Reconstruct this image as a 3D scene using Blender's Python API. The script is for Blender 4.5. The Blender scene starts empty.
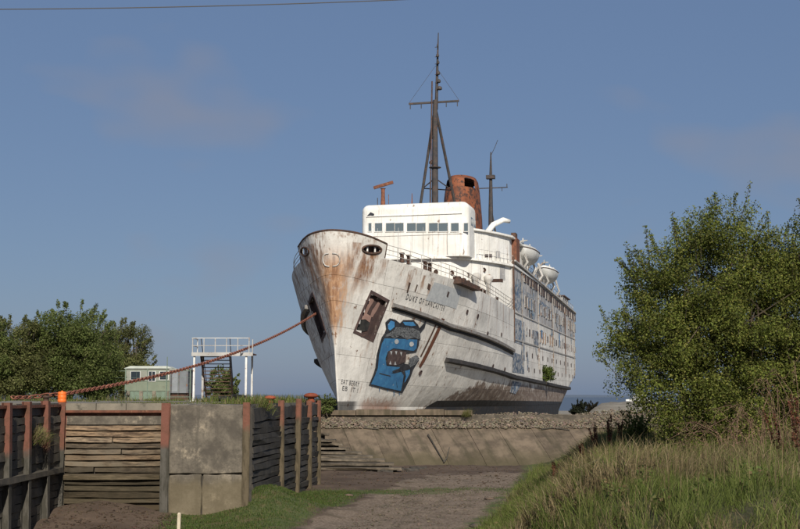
import bpy, bmesh, math, random
import numpy as np
from mathutils import Vector, Matrix, noise as mnoise
from mathutils.bvhtree import BVHTree
from mathutils.geometry import delaunay_2d_cdt

R = random.Random(7)
NR = np.random.default_rng(7)
rad = math.radians
scene = bpy.context.scene
COL = scene.collection

# ------------------------------------------------------------------ camera
EYE = Vector((0, 0, 0.3))
F = 1200.0
PITCH = math.atan((396 - 264.5) / F)
cam_d = bpy.data.cameras.new('camera')
cam = bpy.data.objects.new('camera', cam_d)
COL.objects.link(cam)
cam.location = EYE
cam.rotation_euler = (math.pi / 2 + PITCH, 0, 0)
cam_d.sensor_width = 36
cam_d.lens = 36 * F / 800
cam_d.clip_start = 0.5
cam_d.clip_end = 60000
scene.camera = cam

# ------------------------------------------------------------------ sky, sun, exposure
SUN_EL, SUN_AZ = rad(32), rad(171)          # azimuth clockwise from +Y: behind the camera, a little right
sun_dir = Vector((math.sin(SUN_AZ) * math.cos(SUN_EL), math.cos(SUN_AZ) * math.cos(SUN_EL), math.sin(SUN_EL)))
world = bpy.data.worlds.new('World')
scene.world = world
world.use_nodes = True
wn = world.node_tree
wn.nodes.clear()
w_out = wn.nodes.new('ShaderNodeOutputWorld')
w_bg = wn.nodes.new('ShaderNodeBackground')
w_sky = wn.nodes.new('ShaderNodeTexSky')
w_sky.sky_type = 'NISHITA'
w_sky.sun_disc = False
w_sky.sun_elevation = SUN_EL
w_sky.sun_rotation = SUN_AZ
w_sky.air_density = 1.0
w_sky.dust_density = 1.0
w_sky.ozone_density = 1.5
w_bg.inputs['Strength'].default_value = 0.058
# thin hazy cloud over the whole dome
w_tc = wn.nodes.new('ShaderNodeTexCoord')
w_map = wn.nodes.new('ShaderNodeMapping')
w_map.inputs['Location'].default_value = (-3.141, 4.925, 3.50)
w_map.inputs['Scale'].default_value = (1.0, 1.0, 2.0)
w_no = wn.nodes.new('ShaderNodeTexNoise')
w_no.inputs['Scale'].default_value = 4.2
w_no.inputs['Detail'].default_value = 3
w_no.inputs['Roughness'].default_value = 0.5
w_rp = wn.nodes.new('ShaderNodeMapRange')
w_rp.inputs['From Min'].default_value = 0.535
w_rp.inputs['From Max'].default_value = 0.68
w_rp.inputs['To Max'].default_value = 0.62
w_mx = wn.nodes.new('ShaderNodeMix')
w_mx.data_type = 'RGBA'
w_mx.inputs['B'].default_value = (4.2, 4.15, 4.75, 1)
w_hs = wn.nodes.new('ShaderNodeHueSaturation')
w_hs.inputs['Saturation'].default_value = 1.0
w_hs.inputs['Value'].default_value = 1.0
wn.links.new(w_tc.outputs['Generated'], w_map.inputs['Vector'])
wn.links.new(w_map.outputs['Vector'], w_no.inputs['Vector'])
wn.links.new(w_no.outputs['Fac'], w_rp.inputs['Value'])
wn.links.new(w_rp.outputs['Result'], w_mx.inputs['Factor'])
wn.links.new(w_sky.outputs['Color'], w_hs.inputs['Color'])
w_hz = wn.nodes.new('ShaderNodeMix')      # even thin haze veil over the whole dome
w_hz.data_type = 'RGBA'
w_hz.inputs['Factor'].default_value = 0.62
w_hz.inputs['B'].default_value = (2.2, 3.45, 6.25, 1)
wn.links.new(w_hs.outputs['Color'], w_hz.inputs['A'])
wn.links.new(w_hz.outputs['Result'], w_mx.inputs['A'])
wn.links.new(w_mx.outputs['Result'], w_bg.inputs['Color'])
wn.links.new(w_bg.outputs['Background'], w_out.inputs['Surface'])

sun_d = bpy.data.lights.new('sun', 'SUN')
sun_d.energy = 4.5
sun_d.angle = rad(0.55)
sun_d.color = (1.0, 0.93, 0.82)
sun = bpy.data.objects.new('sun', sun_d)
COL.objects.link(sun)
sun.location = (-20, -60, 60)
sun.rotation_euler = (-sun_dir).to_track_quat('-Z', 'Y').to_euler()

scene.view_settings.view_transform = 'Standard'
scene.view_settings.look = 'None'
scene.view_settings.exposure = 0.15
scene.view_settings.gamma = 1.0
scene.view_settings.use_curve_mapping = False
scene.cycles.max_bounces = 6
scene.cycles.transparent_max_bounces = 6


# ------------------------------------------------------------------ helpers
def ray(px, py):
    a, v = (px - 400) / F, (264.5 - py) / F
    return Vector((a, math.cos(PITCH) - math.sin(PITCH) * v, math.sin(PITCH) + math.cos(PITCH) * v))


def at(px, py, Y):
    d = ray(px, py)
    return EYE + d * (Y / d.y)


def tag(o, label=None, cat=None, group=None, kind=None):
    if label: o['label'] = label
    if cat: o['category'] = cat
    if group: o['group'] = group
    if kind: o['kind'] = kind
    return o


def empty(name, loc=(0, 0, 0), rz=0, label=None, cat=None, group=None):
    o = bpy.data.objects.new(name, None)
    o.empty_display_size = 0.2
    COL.objects.link(o)
    o.location = loc
    o.rotation_euler = (0, 0, rz)
    return tag(o, label, cat, group)


def link(name, me, mat=None, parent=None):
    o = bpy.data.objects.new(name, me)
    COL.objects.link(o)
    if mat is not None and len(me.materials) == 0:
        me.materials.append(mat)
    if parent is not None:
        o.parent = parent
    return o


class MB:
    """collects simple solids into one mesh"""
    def __init__(self):
        self.v, self.f = [], []

    def add(self, vs, fs):
        n = len(self.v)
        self.v += [tuple(p) for p in vs]
        self.f += [tuple(i + n for i in f) for f in fs]
        return self

    def hexa(self, p):      # 8 points: bottom loop 4, top loop 4
        return self.add(p, [(3, 2, 1, 0), (4, 5, 6, 7), (0, 1, 5, 4), (1, 2, 6, 5), (2, 3, 7, 6), (3, 0, 4, 7)])

    def box(self, a, b):
        (x0, y0, z0), (x1, y1, z1) = a, b
        return self.hexa([(x0, y0, z0), (x1, y0, z0), (x1, y1, z0), (x0, y1, z0),
                          (x0, y0, z1), (x1, y0, z1), (x1, y1, z1), (x0, y1, z1)])

    def bar(self, p, q, w, h=None, up=(0, 0, 1), w2=None, h2=None):
        p, q = Vector(p), Vector(q)
        h = h or w
        w2 = w2 or w
        h2 = h2 or h
        d = (q - p).normalized()
        up = Vector(up)
        if abs(d.dot(up)) > 0.98:
            up = Vector((0, 1, 0))
        s = d.cross(up).normalized()
        u = s.cross(d)
        pts = []
        for c, ww, hh in ((p, w, h), (q, w2, h2)):
            for a, b in ((-1, -1), (1, -1), (1, 1), (-1, 1)):
                pts.append(c + s * (a * ww / 2) + u * (b * hh / 2))
        return self.hexa(pts)

    def tube(self, pts, r, n=8, caps=True):
        pts = [Vector(p) for p in pts]
        if not hasattr(r, '__len__'):
            r = [r] * len(pts)
        vs, fs = [], []
        ref = Vector((0.13, 0.29, 0.95)).normalized()
        for i, p in enumerate(pts):
            d = (pts[min(i + 1, len(pts) - 1)] - pts[max(i - 1, 0)]).normalized()
            rf = ref if abs(d.dot(ref)) < 0.95 else Vector((1, 0, 0))
            s = d.cross(rf).normalized()
            u = s.cross(d)
            for k in range(n):
                a = 2 * math.pi * k / n
                vs.append(p + s * (r[i] * math.cos(a)) + u * (r[i] * math.sin(a)))
        for i in range(len(pts) - 1):
            for k in range(n):
                k2 = (k + 1) % n
                fs.append((i * n + k, i * n + k2, (i + 1) * n + k2, (i + 1) * n + k))
        if caps:
            fs.append(tuple(range(n))[::-1])
            fs.append(tuple(range((len(pts) - 1) * n, len(pts) * n)))
        return self.add(vs, fs)

    def lathe(self, c, prof, n=16, sx=1, sy=1):
        c = Vector(c)
        vs, fs = [], []
        for (r, z) in prof:
            for k in range(n):
                a = 2 * math.pi * k / n
                vs.append(c + Vector((r * sx * math.cos(a), r * sy * math.sin(a), z)))
        for i in range(len(prof) - 1):
            for k in range(n):
                k2 = (k + 1) % n
                fs.append((i * n + k, i * n + k2, (i + 1) * n + k2, (i + 1) * n + k))
        fs.append(tuple(range(n))[::-1])
        fs.append(tuple(range((len(prof) - 1) * n, len(prof) * n)))
        return self.add(vs, fs)

    def prism(self, poly, z0, z1):
        n = len(poly)
        vs = [(x, y, z0) for x, y in poly] + [(x, y, z1) for x, y in poly]
        fs = [tuple(range(n))[::-1], tuple(range(n, 2 * n))]
        fs += [(i, (i + 1) % n, n + (i + 1) % n, n + i) for i in range(n)]
        return self.add(vs, fs)

    def mesh(self, name, mat=None, smooth=False, fix=True):
        me = bpy.data.meshes.new(name)
        me.from_pydata(self.v, [], self.f)
        if fix:
            bm = bmesh.new()
            bm.from_mesh(me)
            bmesh.ops.recalc_face_normals(bm, faces=bm.faces)
            bm.to_mesh(me)
            bm.free()
        if mat: me.materials.append(mat)
        if smooth:
            me.polygons.foreach_set('use_smooth', [True] * len(me.polygons))
        me.update()
        return me

    def build(self, name, mat, parent=None, smooth=False, fix=True):
        return link(name, self.mesh(name, mat, smooth, fix), None, parent)


def fast_mesh(name, verts, faces, mat, colors=None, smooth=False):
    """verts Nx3, faces Mx3 or Mx4 int arrays, colors Nx3"""
    me = bpy.data.meshes.new(name)
    nv, nf, k = len(verts), len(faces), faces.shape[1]
    me.vertices.add(nv)
    me.vertices.foreach_set('co', np.asarray(verts, dtype=np.float32).ravel())
    me.loops.add(nf * k)
    me.loops.foreach_set('vertex_index', np.asarray(faces, dtype=np.int32).ravel())
    me.polygons.add(nf)
    me.polygons.foreach_set('loop_start', np.arange(0, nf * k, k, dtype=np.int32))
    me.update(calc_edges=True)
    if colors is not None:
        at_ = me.attributes.new('tint', 'FLOAT_COLOR', 'POINT')
        c = np.ones((nv, 4), dtype=np.float32)
        c[:, :3] = colors
        at_.data.foreach_set('color', c.ravel())
    if smooth:
        me.polygons.foreach_set('use_smooth', [True] * nf)
    me.materials.append(mat)
    me.validate()
    return me


# ------------------------------------------------------------------ materials
class G:
    """small node-graph helper"""
    def __init__(self, name):
        self.m = bpy.data.materials.new(name)
        self.m.use_nodes = True
        self.t = self.m.node_tree
        self.t.nodes.clear()
        self.out = self.t.nodes.new('ShaderNodeOutputMaterial')
        self.b = self.t.nodes.new('ShaderNodeBsdfPrincipled')
        self.t.links.new(self.b.outputs[0], self.out.inputs['Surface'])
        self._tc = self._geo = None

    def n(self, typ, **kw):
        nd = self.t.nodes.new('ShaderNode' + typ)
        for k, v in kw.items():
            setattr(nd, k, v)
        return nd

    def put(self, sock, v):
        if isinstance(v, bpy.types.NodeSocket):
            self.t.links.new(v, sock)
        else:
            if sock.type == 'RGBA' and hasattr(v, '__len__') and len(v) == 3:
                v = (*v, 1)
            sock.default_value = v

    def obj(self):
        if not self._tc: self._tc = self.n('TexCoord')
        return self._tc.outputs['Object']

    def pos(self):
        if not self._geo: self._geo = self.n('NewGeometry')
        return self._geo.outputs['Position']

    def sep(self, v):
        s = self.n('SeparateXYZ')
        self.put(s.inputs[0], v)
        return s.outputs

    def scale(self, v, sc, loc=(0, 0, 0)):
        m = self.n('Mapping')
        self.put(m.inputs['Vector'], v)
        m.inputs['Scale'].default_value = sc
        m.inputs['Location'].default_value = loc
        return m.outputs[0]

    def noise(self, v, s=1.0, d=4, r=0.55, out='Fac'):
        k = self.n('TexNoise')
        self.put(k.inputs['Vector'], v)
        k.inputs['Scale'].default_value = s
        k.inputs['Detail'].default_value = d
        k.inputs['Roughness'].default_value = r
        return k.outputs[out]

    def math(self, op, a, b=0.0, c=0.0):
        k = self.n('Math', operation=op)
        self.put(k.inputs[0], a)
        self.put(k.inputs[1], b)
        self.put(k.inputs[2], c)
        return k.outputs[0]

    def ramp(self, v, a, b, lo=0.0, hi=1.0, smooth=True):
        k = self.n('MapRange')
        if smooth: k.interpolation_type = 'SMOOTHSTEP'
        self.put(k.inputs['Value'], v)
        k.inputs['From Min'].default_value = a
        k.inputs['From Max'].default_value = b
        k.inputs['To Min'].default_value = lo
        k.inputs['To Max'].default_value = hi
        return k.outputs[0]

    def mix(self, f, a, b, mode='MIX'):
        k = self.n('Mix', data_type='RGBA', blend_type=mode)
        self.put(k.inputs['Factor'], f)
        self.put(k.inputs['A'], a)
        self.put(k.inputs['B'], b)
        return k.outputs['Result']

    def mul(self, *a):
        r = a[0]
        for x in a[1:]:
            r = self.math('MULTIPLY', r, x)
        return r

    def bump(self, h, strength=0.3, dist=0.05):
        k = self.n('Bump')
        k.inputs['Strength'].default_value = strength
        k.inputs['Distance'].default_value = dist
        self.put(k.inputs['Height'], h)
        self.t.links.new(k.outputs[0], self.b.inputs['Normal'])

    def fin(self, color, rough=0.7, metal=0.0, spec=0.4):
        self.put(self.b.inputs['Base Color'], color)
        self.put(self.b.inputs['Roughness'], rough)
        self.put(self.b.inputs['Metallic'], metal)
        self.put(self.b.inputs['Specular IOR Level'], spec)
        return self.m

    def rnd(self):
        return self.n('ObjectInfo').outputs['Random']


def worn(name, a, b, c=None, scale=1.5, rough=0.75, patch=(0.55, 0.68), bump=0.25, streak=None, spec=0.3, dist=0.03):
    """two-tone noise, optional patches of c, optional vertical streaks of the same"""
    g = G(name)
    p = g.pos()
    col = g.mix(g.ramp(g.noise(p, scale, 6), 0.35, 0.65), a, b)
    if c is not None:
        col = g.mix(g.ramp(g.noise(p, scale * 2.3, 8, 0.65), *patch), col, c)
    if streak is not None:
        col = g.mix(g.ramp(g.noise(g.scale(p, (3, 3, 0.18)), 1.6, 5, 0.6), 0.55, 0.75, 0, 0.8), col, streak)
    rv = g.ramp(g.rnd(), 0, 1, 0.72, 1.15, False)
    cc = g.n('Combine' + 'XYZ')
    for i in range(3): g.put(cc.inputs[i], rv)
    col = g.mix(1.0, col, cc.outputs[0], 'MULTIPLY')
    if bump: g.bump(g.noise(p, scale * 8, 8, 0.7), bump, dist)
    return g.fin(col, rough, 0, spec)


def leaf_mat(name, mult=1.0, trans=0.35):
    g = G(name)
    a = g.n('Attribute', attribute_name='tint')
    g.b.inputs['Roughness'].default_value = 0.65
    g.b.inputs['Specular IOR Level'].default_value = 0.15
    g.put(g.b.inputs['Base Color'], a.outputs['Color'])
    tr = g.n('BsdfTranslucent')
    g.put(tr.inputs['Color'], a.outputs['Color'])
    mx = g.n('MixShader')
    mx.inputs[0].default_value = trans
    g.t.links.new(g.b.outputs[0], mx.inputs[1])
    g.t.links.new(tr.outputs[0], mx.inputs[2])
    g.t.links.new(mx.outputs[0], g.out.inputs['Surface'])
    return g.m


M = {}
M['leaf'] = leaf_mat('foliage')
M['grass'] = leaf_mat('grass_blades', trans=0.3)
M['bark'] = worn('bark', (0.10, 0.075, 0.05), (0.05, 0.04, 0.03), None, 4)
M['plank'] = None


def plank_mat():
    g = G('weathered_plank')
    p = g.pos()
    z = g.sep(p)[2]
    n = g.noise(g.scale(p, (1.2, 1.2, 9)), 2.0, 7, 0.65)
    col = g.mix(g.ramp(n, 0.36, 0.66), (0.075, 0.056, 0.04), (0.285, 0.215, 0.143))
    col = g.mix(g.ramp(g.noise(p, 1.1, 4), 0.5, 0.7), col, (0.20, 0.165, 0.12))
    # tide stain: green-brown slime below
    low = g.ramp(g.math('ADD', z, g.math('MULTIPLY', g.noise(p, 0.9, 4), 1.4)), -0.9, -2.3)
    col = g.mix(g.math('MULTIPLY', low, 0.8), col, (0.062, 0.052, 0.03))
    rv = g.ramp(g.rnd(), 0, 1, 0.42, 1.2, False)
    cc = g.n('CombineXYZ')
    for i in range(3): g.put(cc.inputs[i], rv)
    col = g.mix(1, col, cc.outputs[0], 'MULTIPLY')
    hue = g.ramp(g.math('FRACT', g.math('MULTIPLY', g.rnd(), 7.31)), .55, 1.0, 0, .6, False)
    col = g.mix(hue, col, g.mix(1, col, (1.0, .74, .52), 'MULTIPLY'))
    g.bump(n, 0.6, 0.03)
    return g.fin(col, 0.85, 0, 0.2)


M['plank'] = plank_mat()
M['tar'] = worn('tarred_plank', (0.042, 0.038, 0.034), (0.07, 0.062, 0.051), (0.11, 0.093, 0.067), 2.5, 0.7, (0.6, 0.75), 0.5)
M['tar2'] = worn('dark_plank', (0.065, 0.058, 0.047), (0.105, 0.09, 0.068), (0.075, 0.07, 0.042), 2.0, 0.8, (0.55, 0.7), 0.5)  # darker brown tone for the left wall boards and driftwood


def post_mat(name, red, low, zc):
    g = G(name)
    p = g.pos()
    z = g.sep(p)[2]
    up = g.mix(g.ramp(g.noise(p, 3, 6, 0.65), 0.4, 0.66), red, (0.11, 0.05, 0.03))
    dn = g.mix(g.ramp(g.noise(g.scale(p, (2, 2, 0.5)), 3, 6), 0.4, 0.6), low, (low[0] * 0.55, low[1] * 0.55, low[2] * 0.5))
    f = g.ramp(g.math('ADD', z, g.math('MULTIPLY', g.noise(p, 1.5, 3), 0.9)), zc, zc + 0.35)
    g.bump(g.noise(p, 14, 6), 0.4, 0.02)
    return g.fin(g.mix(f, dn, up), 0.75, 0, 0.3)


M['post_red'] = post_mat('rusty_post', (0.165, 0.066, 0.045), (0.085, 0.078, 0.065), -1.3)
M['post_ochre'] = post_mat('ochre_post', (0.17, 0.07, 0.045), (0.105, 0.082, 0.05), -0.6)
M['rust'] = worn('rust', (0.20, 0.075, 0.042), (0.12, 0.05, 0.03), (0.26, 0.13, 0.07), 3.0)
M['rust_dark'] = worn('dark_rust', (0.10, 0.055, 0.038), (0.055, 0.038, 0.03), (0.17, 0.075, 0.045), 3)
M['orange'] = worn('orange_plastic', (0.75, 0.17, 0.03), (0.66, 0.13, 0.025), None, 3, 0.45, bump=0.05)
M['bollard'] = worn('bollard_paint', (0.32, 0.08, 0.035), (0.24, 0.06, 0.03), (0.16, 0.06, 0.035), 5)
M['black'] = worn('black_rubber', (0.018, 0.018, 0.018), (0.035, 0.033, 0.03), None, 3, 0.8)
M['white_steel'] = worn('white_steel', (0.72, 0.71, 0.68), (0.6, 0.585, 0.55), (0.25, 0.11, 0.06), 2.2, 0.6, (0.6, 0.66), 0.15)
M['white_rusty'] = worn('rusty_white_steel', (0.52, 0.505, 0.475), (0.40, 0.385, 0.355), (0.22, 0.12, 0.07), .9, 0.65, (0.56, 0.66), 0.2, (0.25, 0.17, 0.11))
M['frame_grey'] = worn('window_frame_grey', (0.36, 0.35, 0.33), (0.26, 0.24, 0.22), (0.17, 0.10, 0.06), .8, 0.7, (0.5, 0.62), 0.1)
M['stair_brown'] = worn('rusty_stair', (0.10, 0.055, 0.035), (0.055, 0.035, 0.028), None, 3)
M['bridge_glass'] = G('bridge_glass').fin((0.11, 0.14, 0.155), 0.12, 0, 0.7)  # base colour lightened to stand in for the sky's reflection
M['glass'] = G('dark_glass').fin((0.03, 0.04, 0.05), 0.08, 0, 0.6)
M['mast'] = worn('mast_paint', (0.045, 0.042, 0.042), (0.075, 0.062, 0.055), (0.16, 0.07, 0.045), 2, 0.65, (0.58, 0.66))
M['deck_grey'] = worn('deck_grey', (0.25, 0.23, 0.21), (0.16, 0.13, 0.11), (0.2, 0.09, 0.05), 1.4)
M['funnel'] = worn('funnel_rust', (0.30, 0.10, 0.045), (0.15, 0.055, 0.03), (0.06, 0.035, 0.028), .8, 0.75, (0.48, 0.6), 0.3, (0.09, 0.042, 0.03))
M['funnel_grey'] = worn('funnel_grey', (0.15, 0.15, 0.16), (0.1, 0.1, 0.105), (0.2, 0.09, 0.05), 1.3, 0.7)
M['boat'] = worn('lifeboat_paint', (0.62, 0.62, 0.6), (0.5, 0.5, 0.47), (0.28, 0.22, 0.16), 1.3, 0.55, (0.6, 0.72), 0.1, (0.35, 0.3, 0.24))
M['concrete_cap'] = worn('cap_concrete', (0.25, 0.22, 0.17), (0.18, 0.16, 0.125), (0.10, 0.092, 0.07), 1.5, 0.9, (0.55, 0.7), 0.4)
M['gravel_top'] = worn('quay_surface', (0.24, 0.22, 0.18), (0.18, 0.16, 0.13), (0.11, 0.105, 0.06), 0.7, 0.95, (0.55, 0.68), 0.5)
M['timber_old'] = worn('old_timber', (0.16, 0.13, 0.095), (0.09, 0.075, 0.055), (0.05, 0.045, 0.035), 2.4, 0.9, (0.55, 0.7), 0.5)
M['stone'] = worn('rubble_stone', (0.34, 0.29, 0.23), (0.25, 0.205, 0.16), (0.16, 0.135, 0.115), 1.9, 0.9, (0.5, 0.62), 0.4)
M['cabin_green'] = worn('pale_green_panel', (0.25, 0.29, 0.215), (0.21, 0.245, 0.18), (0.18, 0.18, 0.135), 1, 0.6, (0.6, 0.75), 0.05)
M['cabin_cream'] = worn('cream_panel', (0.33, 0.345, 0.29), (0.28, 0.29, 0.245), None, 1, 0.6, bump=0.05)
M['cabin_grey'] = worn('grey_steel_panel', (0.25, 0.27, 0.29), (0.2, 0.215, 0.23), (0.16, 0.13, 0.11), 1, 0.6, (0.6, 0.72), 0.05)
M['cabin_roof'] = worn('cabin_roof', (0.40, 0.42, 0.37), (0.33, 0.35, 0.3), None, 1, 0.7, bump=0.05)
M['fence'] = worn('fence_paint', (0.16, 0.22, 0.17), (0.13, 0.17, 0.13), None, 3, 0.6)
M['stake'] = worn('pale_stake', (0.5, 0.44, 0.33), (0.4, 0.34, 0.25), None, 6, 0.8)
M['wire'] = G('wire').fin((0.09, 0.085, 0.08), 0.6)
M['far_white'] = worn('far_white_paint', (0.72, 0.72, 0.7), (0.6, 0.6, 0.58), None, 1, 0.6)


def pier_mat():
    g = G('stained_concrete')
    p = g.pos()
    z = g.sep(p)[2]
    n = g.noise(p, 1.3, 8, 0.68)
    col = g.mix(g.ramp(n, 0.35, 0.62), (0.085, 0.074, 0.06), (0.165, 0.143, 0.112))
    lime = g.mul(g.ramp(g.noise(p, 2.6, 8, 0.7), 0.52, 0.66), g.ramp(g.noise(p, 0.6, 3), 0.4, 0.62))
    col = g.mix(g.ramp(g.noise(p, 7, 8, .75), .45, .65, 0, .55), col, (0.07, 0.062, 0.05))
    col = g.mix(g.math('MULTIPLY', lime, 0.8), col, (0.34, 0.285, 0.21))
    col = g.mix(g.ramp(g.noise(g.scale(p, (2.5, 2.5, 0.2)), 1.5, 5), 0.54, 0.72, 0, 0.75), col, (0.085, 0.075, 0.06))
    low = g.ramp(g.math('ADD', z, g.noise(p, 1.2, 4)), -2.0, -2.7)
    col = g.mix(g.math('MULTIPLY', low, 0.55), col, (0.15, 0.12, 0.068))
    g.bump(n, 0.6, 0.06)
    return g.fin(col, 0.9, 0, 0.2)


M['pier'] = pier_mat()


def apron_mat():
    g = G('apron_concrete')
    p = g.pos()
    z = g.sep(p)[2]
    n = g.noise(p, 0.9, 8, 0.68)
    col = g.mix(g.ramp(n, 0.35, 0.65), (0.10, 0.078, 0.056), (0.18, 0.139, 0.098))
    px_, py_, pz_ = g.sep(p)
    cv = g.n('CombineXYZ')
    g.put(cv.inputs[0], g.math('MULTIPLY', g.math('ADD', px_, g.math('MULTIPLY', py_, .347)), 1.7))
    g.put(cv.inputs[1], g.math('MULTIPLY', py_, .3))
    col = g.mix(g.ramp(g.noise(cv.outputs[0], 1.0, 6, 0.62), 0.47, 0.66, 0, 0.75), col, (0.062, 0.054, 0.034))
    low = g.ramp(g.math('ADD', z, g.math('MULTIPLY', g.noise(p, 0.7, 5), 1.6)), -2.4, -3.5)
    col = g.mix(g.math('MULTIPLY', low, 0.75), col, (0.068, 0.058, 0.032))
    rv = g.ramp(g.rnd(), 0, 1, 0.85, 1.12, False)
    cc = g.n('CombineXYZ')
    for i in range(3): g.put(cc.inputs[i], rv)
    col = g.mix(1, col, cc.outputs[0], 'MULTIPLY')
    g.bump(n, 0.5, 0.05)
    return g.fin(col, 0.9, 0, 0.2)


M['apron'] = apron_mat()


def ground_mat():
    g = G('basin_ground')
    p = g.pos()
    a = g.n('Attribute', attribute_name='tint')
    rgb = g.n('SeparateColor')
    g.put(rgb.inputs[0], a.outputs['Color'])
    turf, path, bank = rgb.outputs
    n1 = g.noise(p, 0.55, 6, 0.6)
    n2 = g.noise(p, 5.0, 6, 0.7)
    mud = g.mix(g.ramp(n1, 0.35, 0.65), (0.072, 0.05, 0.036), (0.12, 0.085, 0.06))
    mud = g.mix(g.ramp(n2, 0.5, 0.7, 0, 0.6), mud, (0.07, 0.055, 0.042))
    grav = g.mix(g.ramp(g.noise(p, 9, 5, 0.75), 0.4, 0.62), (0.135, 0.10, 0.071), (0.24, 0.187, 0.138))
    grav = g.mix(g.ramp(g.noise(p, .9, 5, .65), 0.48, 0.66), grav, (0.115, 0.088, 0.06))
    turfc = g.mix(g.ramp(n2, 0.35, 0.65), (0.05, 0.072, 0.022), (0.10, 0.11, 0.04))
    turfc = g.mix(g.ramp(g.noise(p, 1.3, 4), 0.5, 0.68), turfc, (0.12, 0.095, 0.045))
    soil = g.mix(g.ramp(n2, 0.4, 0.6), (0.05, 0.05, 0.022), (0.085, 0.075, 0.035))
    jit = g.math('SUBTRACT', g.math('ADD', g.math('MULTIPLY', n1, 0.7), g.math('MULTIPLY', n2, 0.5)), 0.6)
    col = g.mix(g.ramp(g.math('ADD', path, jit), 0.35, 0.6), mud, grav)
    col = g.mix(g.ramp(g.math('ADD', turf, jit), 0.35, 0.62), col, turfc)
    col = g.mix(g.ramp(bank, 0.25, 0.6), col, soil)
    g.bump(g.math('ADD', n2, g.noise(p, 18, 4, 0.7)), 0.55, 0.06)
    return g.fin(col, 0.92, 0, 0.25)


M['ground'] = ground_mat()

# ================================================================== THE SHIP
TH = math.atan(0.249)
AX = Vector((math.sin(TH), math.cos(TH), 0))          # aft
PORT = Vector((math.cos(TH), -math.sin(TH), 0))       # towards the viewer's right
STEM = Vector((-5.5, 93.0, 0))
SHIP_RZ = math.atan2(AX.y, AX.x)
LEN = 114.0


def clip(v, a=0.0, b=1.0):
    return max(a, min(b, v))


def interp(x, pts):
    for (x0, y0), (x1, y1) in zip(pts, pts[1:]):
        if x <= x1:
            k = clip((x - x0) / (x1 - x0))
            return y0 + (y1 - y0) * k
    return pts[-1][1]


DECK = [(0, 11.9), (3.5, 11.25), (7, 10.85), (10, 10.5), (20, 9.9), (34, 9.5), (60, 9.2), (95, 9.3), (114, 9.8)]
def zdeck(s): return interp(s, DECK)
def zbul(s): return interp(s, [(0, 13.2), (2, 12.8), (3.3, 12.4)])
def stem0(z): return 2.7 * clip((13.2 - z) / 14, 0, 1.4) ** 1.15
def stern1(z): return 114 - 11 * clip((3.2 - z) / 5.0) ** 0.8
def half(xs, z, x):
    t = (z + 0.5) / 11
    tc = clip(t, 0, 1.25)
    p = 1.67 + 2.43 * tc ** 0.8
    Le = 50 - 16 * min(tc, 1.1) ** 0.6 + (12 * -t if t < 0 else 0)
    u = clip(xs / Le)
    w = 8.7 * (1 - (1 - u) ** p)
    r = 0.03 + 0.7 * tc ** 2.6
    k = clip(xs / r)
    w += r * math.sqrt(max(0, 1 - (1 - k) ** 2)) * (1 - u) ** 7
    Ls = 14 + 22 * clip((4 - z) / 6)
    xa = clip((stern1(z) - x) / Ls)
    return min(w, 8.75 * (1 - (1 - xa) ** 3.2))
def halfx(x, z): return half(x - stem0(z), z, x)
def surf(s, z, side, off=0.0):
    """side -1 = port (local -y).  off: outwards along the approximate normal"""
    a, b = stem0(z), stern1(z)
    x = a + (b - a) * s / LEN
    w = half(x - a, z, x)
    if off:
        e = 0.05
        dwdx = (halfx(x + e, z) - halfx(max(x - e, a), z)) / (2 * e) if x > a + e else 3.0
        dwdz = (halfx(x, z + e) - halfx(x, z - e)) / (2 * e)
        n = Vector((-dwdx, 1, -dwdz)).normalized()
        return Vector((x + n.x * off, side * max(0.0, w + n.y * off), z + n.z * off))
    return Vector((x, side * w, z))
def onhull(x, z, side, off):
    e = 0.05
    w = halfx(x, z)
    dwdx = (halfx(x + e, z) - halfx(x - e, z)) / (2 * e)
    dwdz = (halfx(x, z + e) - halfx(x, z - e)) / (2 * e)
    n = Vector((-dwdx, 1, -dwdz)).normalized()
    return Vector((x + n.x * off, side * (w + n.y * off), z + n.z * off))


SHIP_M = Matrix.Translation(STEM) @ Matrix.Rotation(SHIP_RZ, 4, 'Z')
SHIP_I = SHIP_M.inverted()
# nominal port / starboard surface for tracing where marks sit on the plating
SS = [0, .15, .4, .8, 1.3, 2, 3, 4, 5, 6.5, 8, 10, 12, 14, 16, 18, 21, 24, 28, 32, 36, 40, 46, 52, 60, 70, 80, 88, 94, 98, 102, 105, 108, 110, 112, 113.5, 114]
def trace_surface(side):
    vs, fs = [], []
    nz = 24
    for s in SS:
        for j in range(nz + 1):
            z = -3 + (zdeck(s) + 4.6 + 3) * j / nz if s > 38 else -3 + (zdeck(s) + 3 + 1.3) * j / nz
            vs.append(SHIP_M @ surf(s, z, side))
    for i in range(len(SS) - 1):
        for j in range(nz):
            a = i * (nz + 1) + j
            fs.append((a, a + 1, a + nz + 2, a + nz + 1))
    return BVHTree.FromPolygons(vs, fs)
TR = {-1: trace_surface(-1), 1: trace_surface(1)}
def pix(px, py, side=-1):
    h = TR[side].ray_cast(EYE, ray(px, py).normalized())[0]
    if h is None:
        return None
    l = SHIP_I @ h
    return (l.x, l.z)


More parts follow.
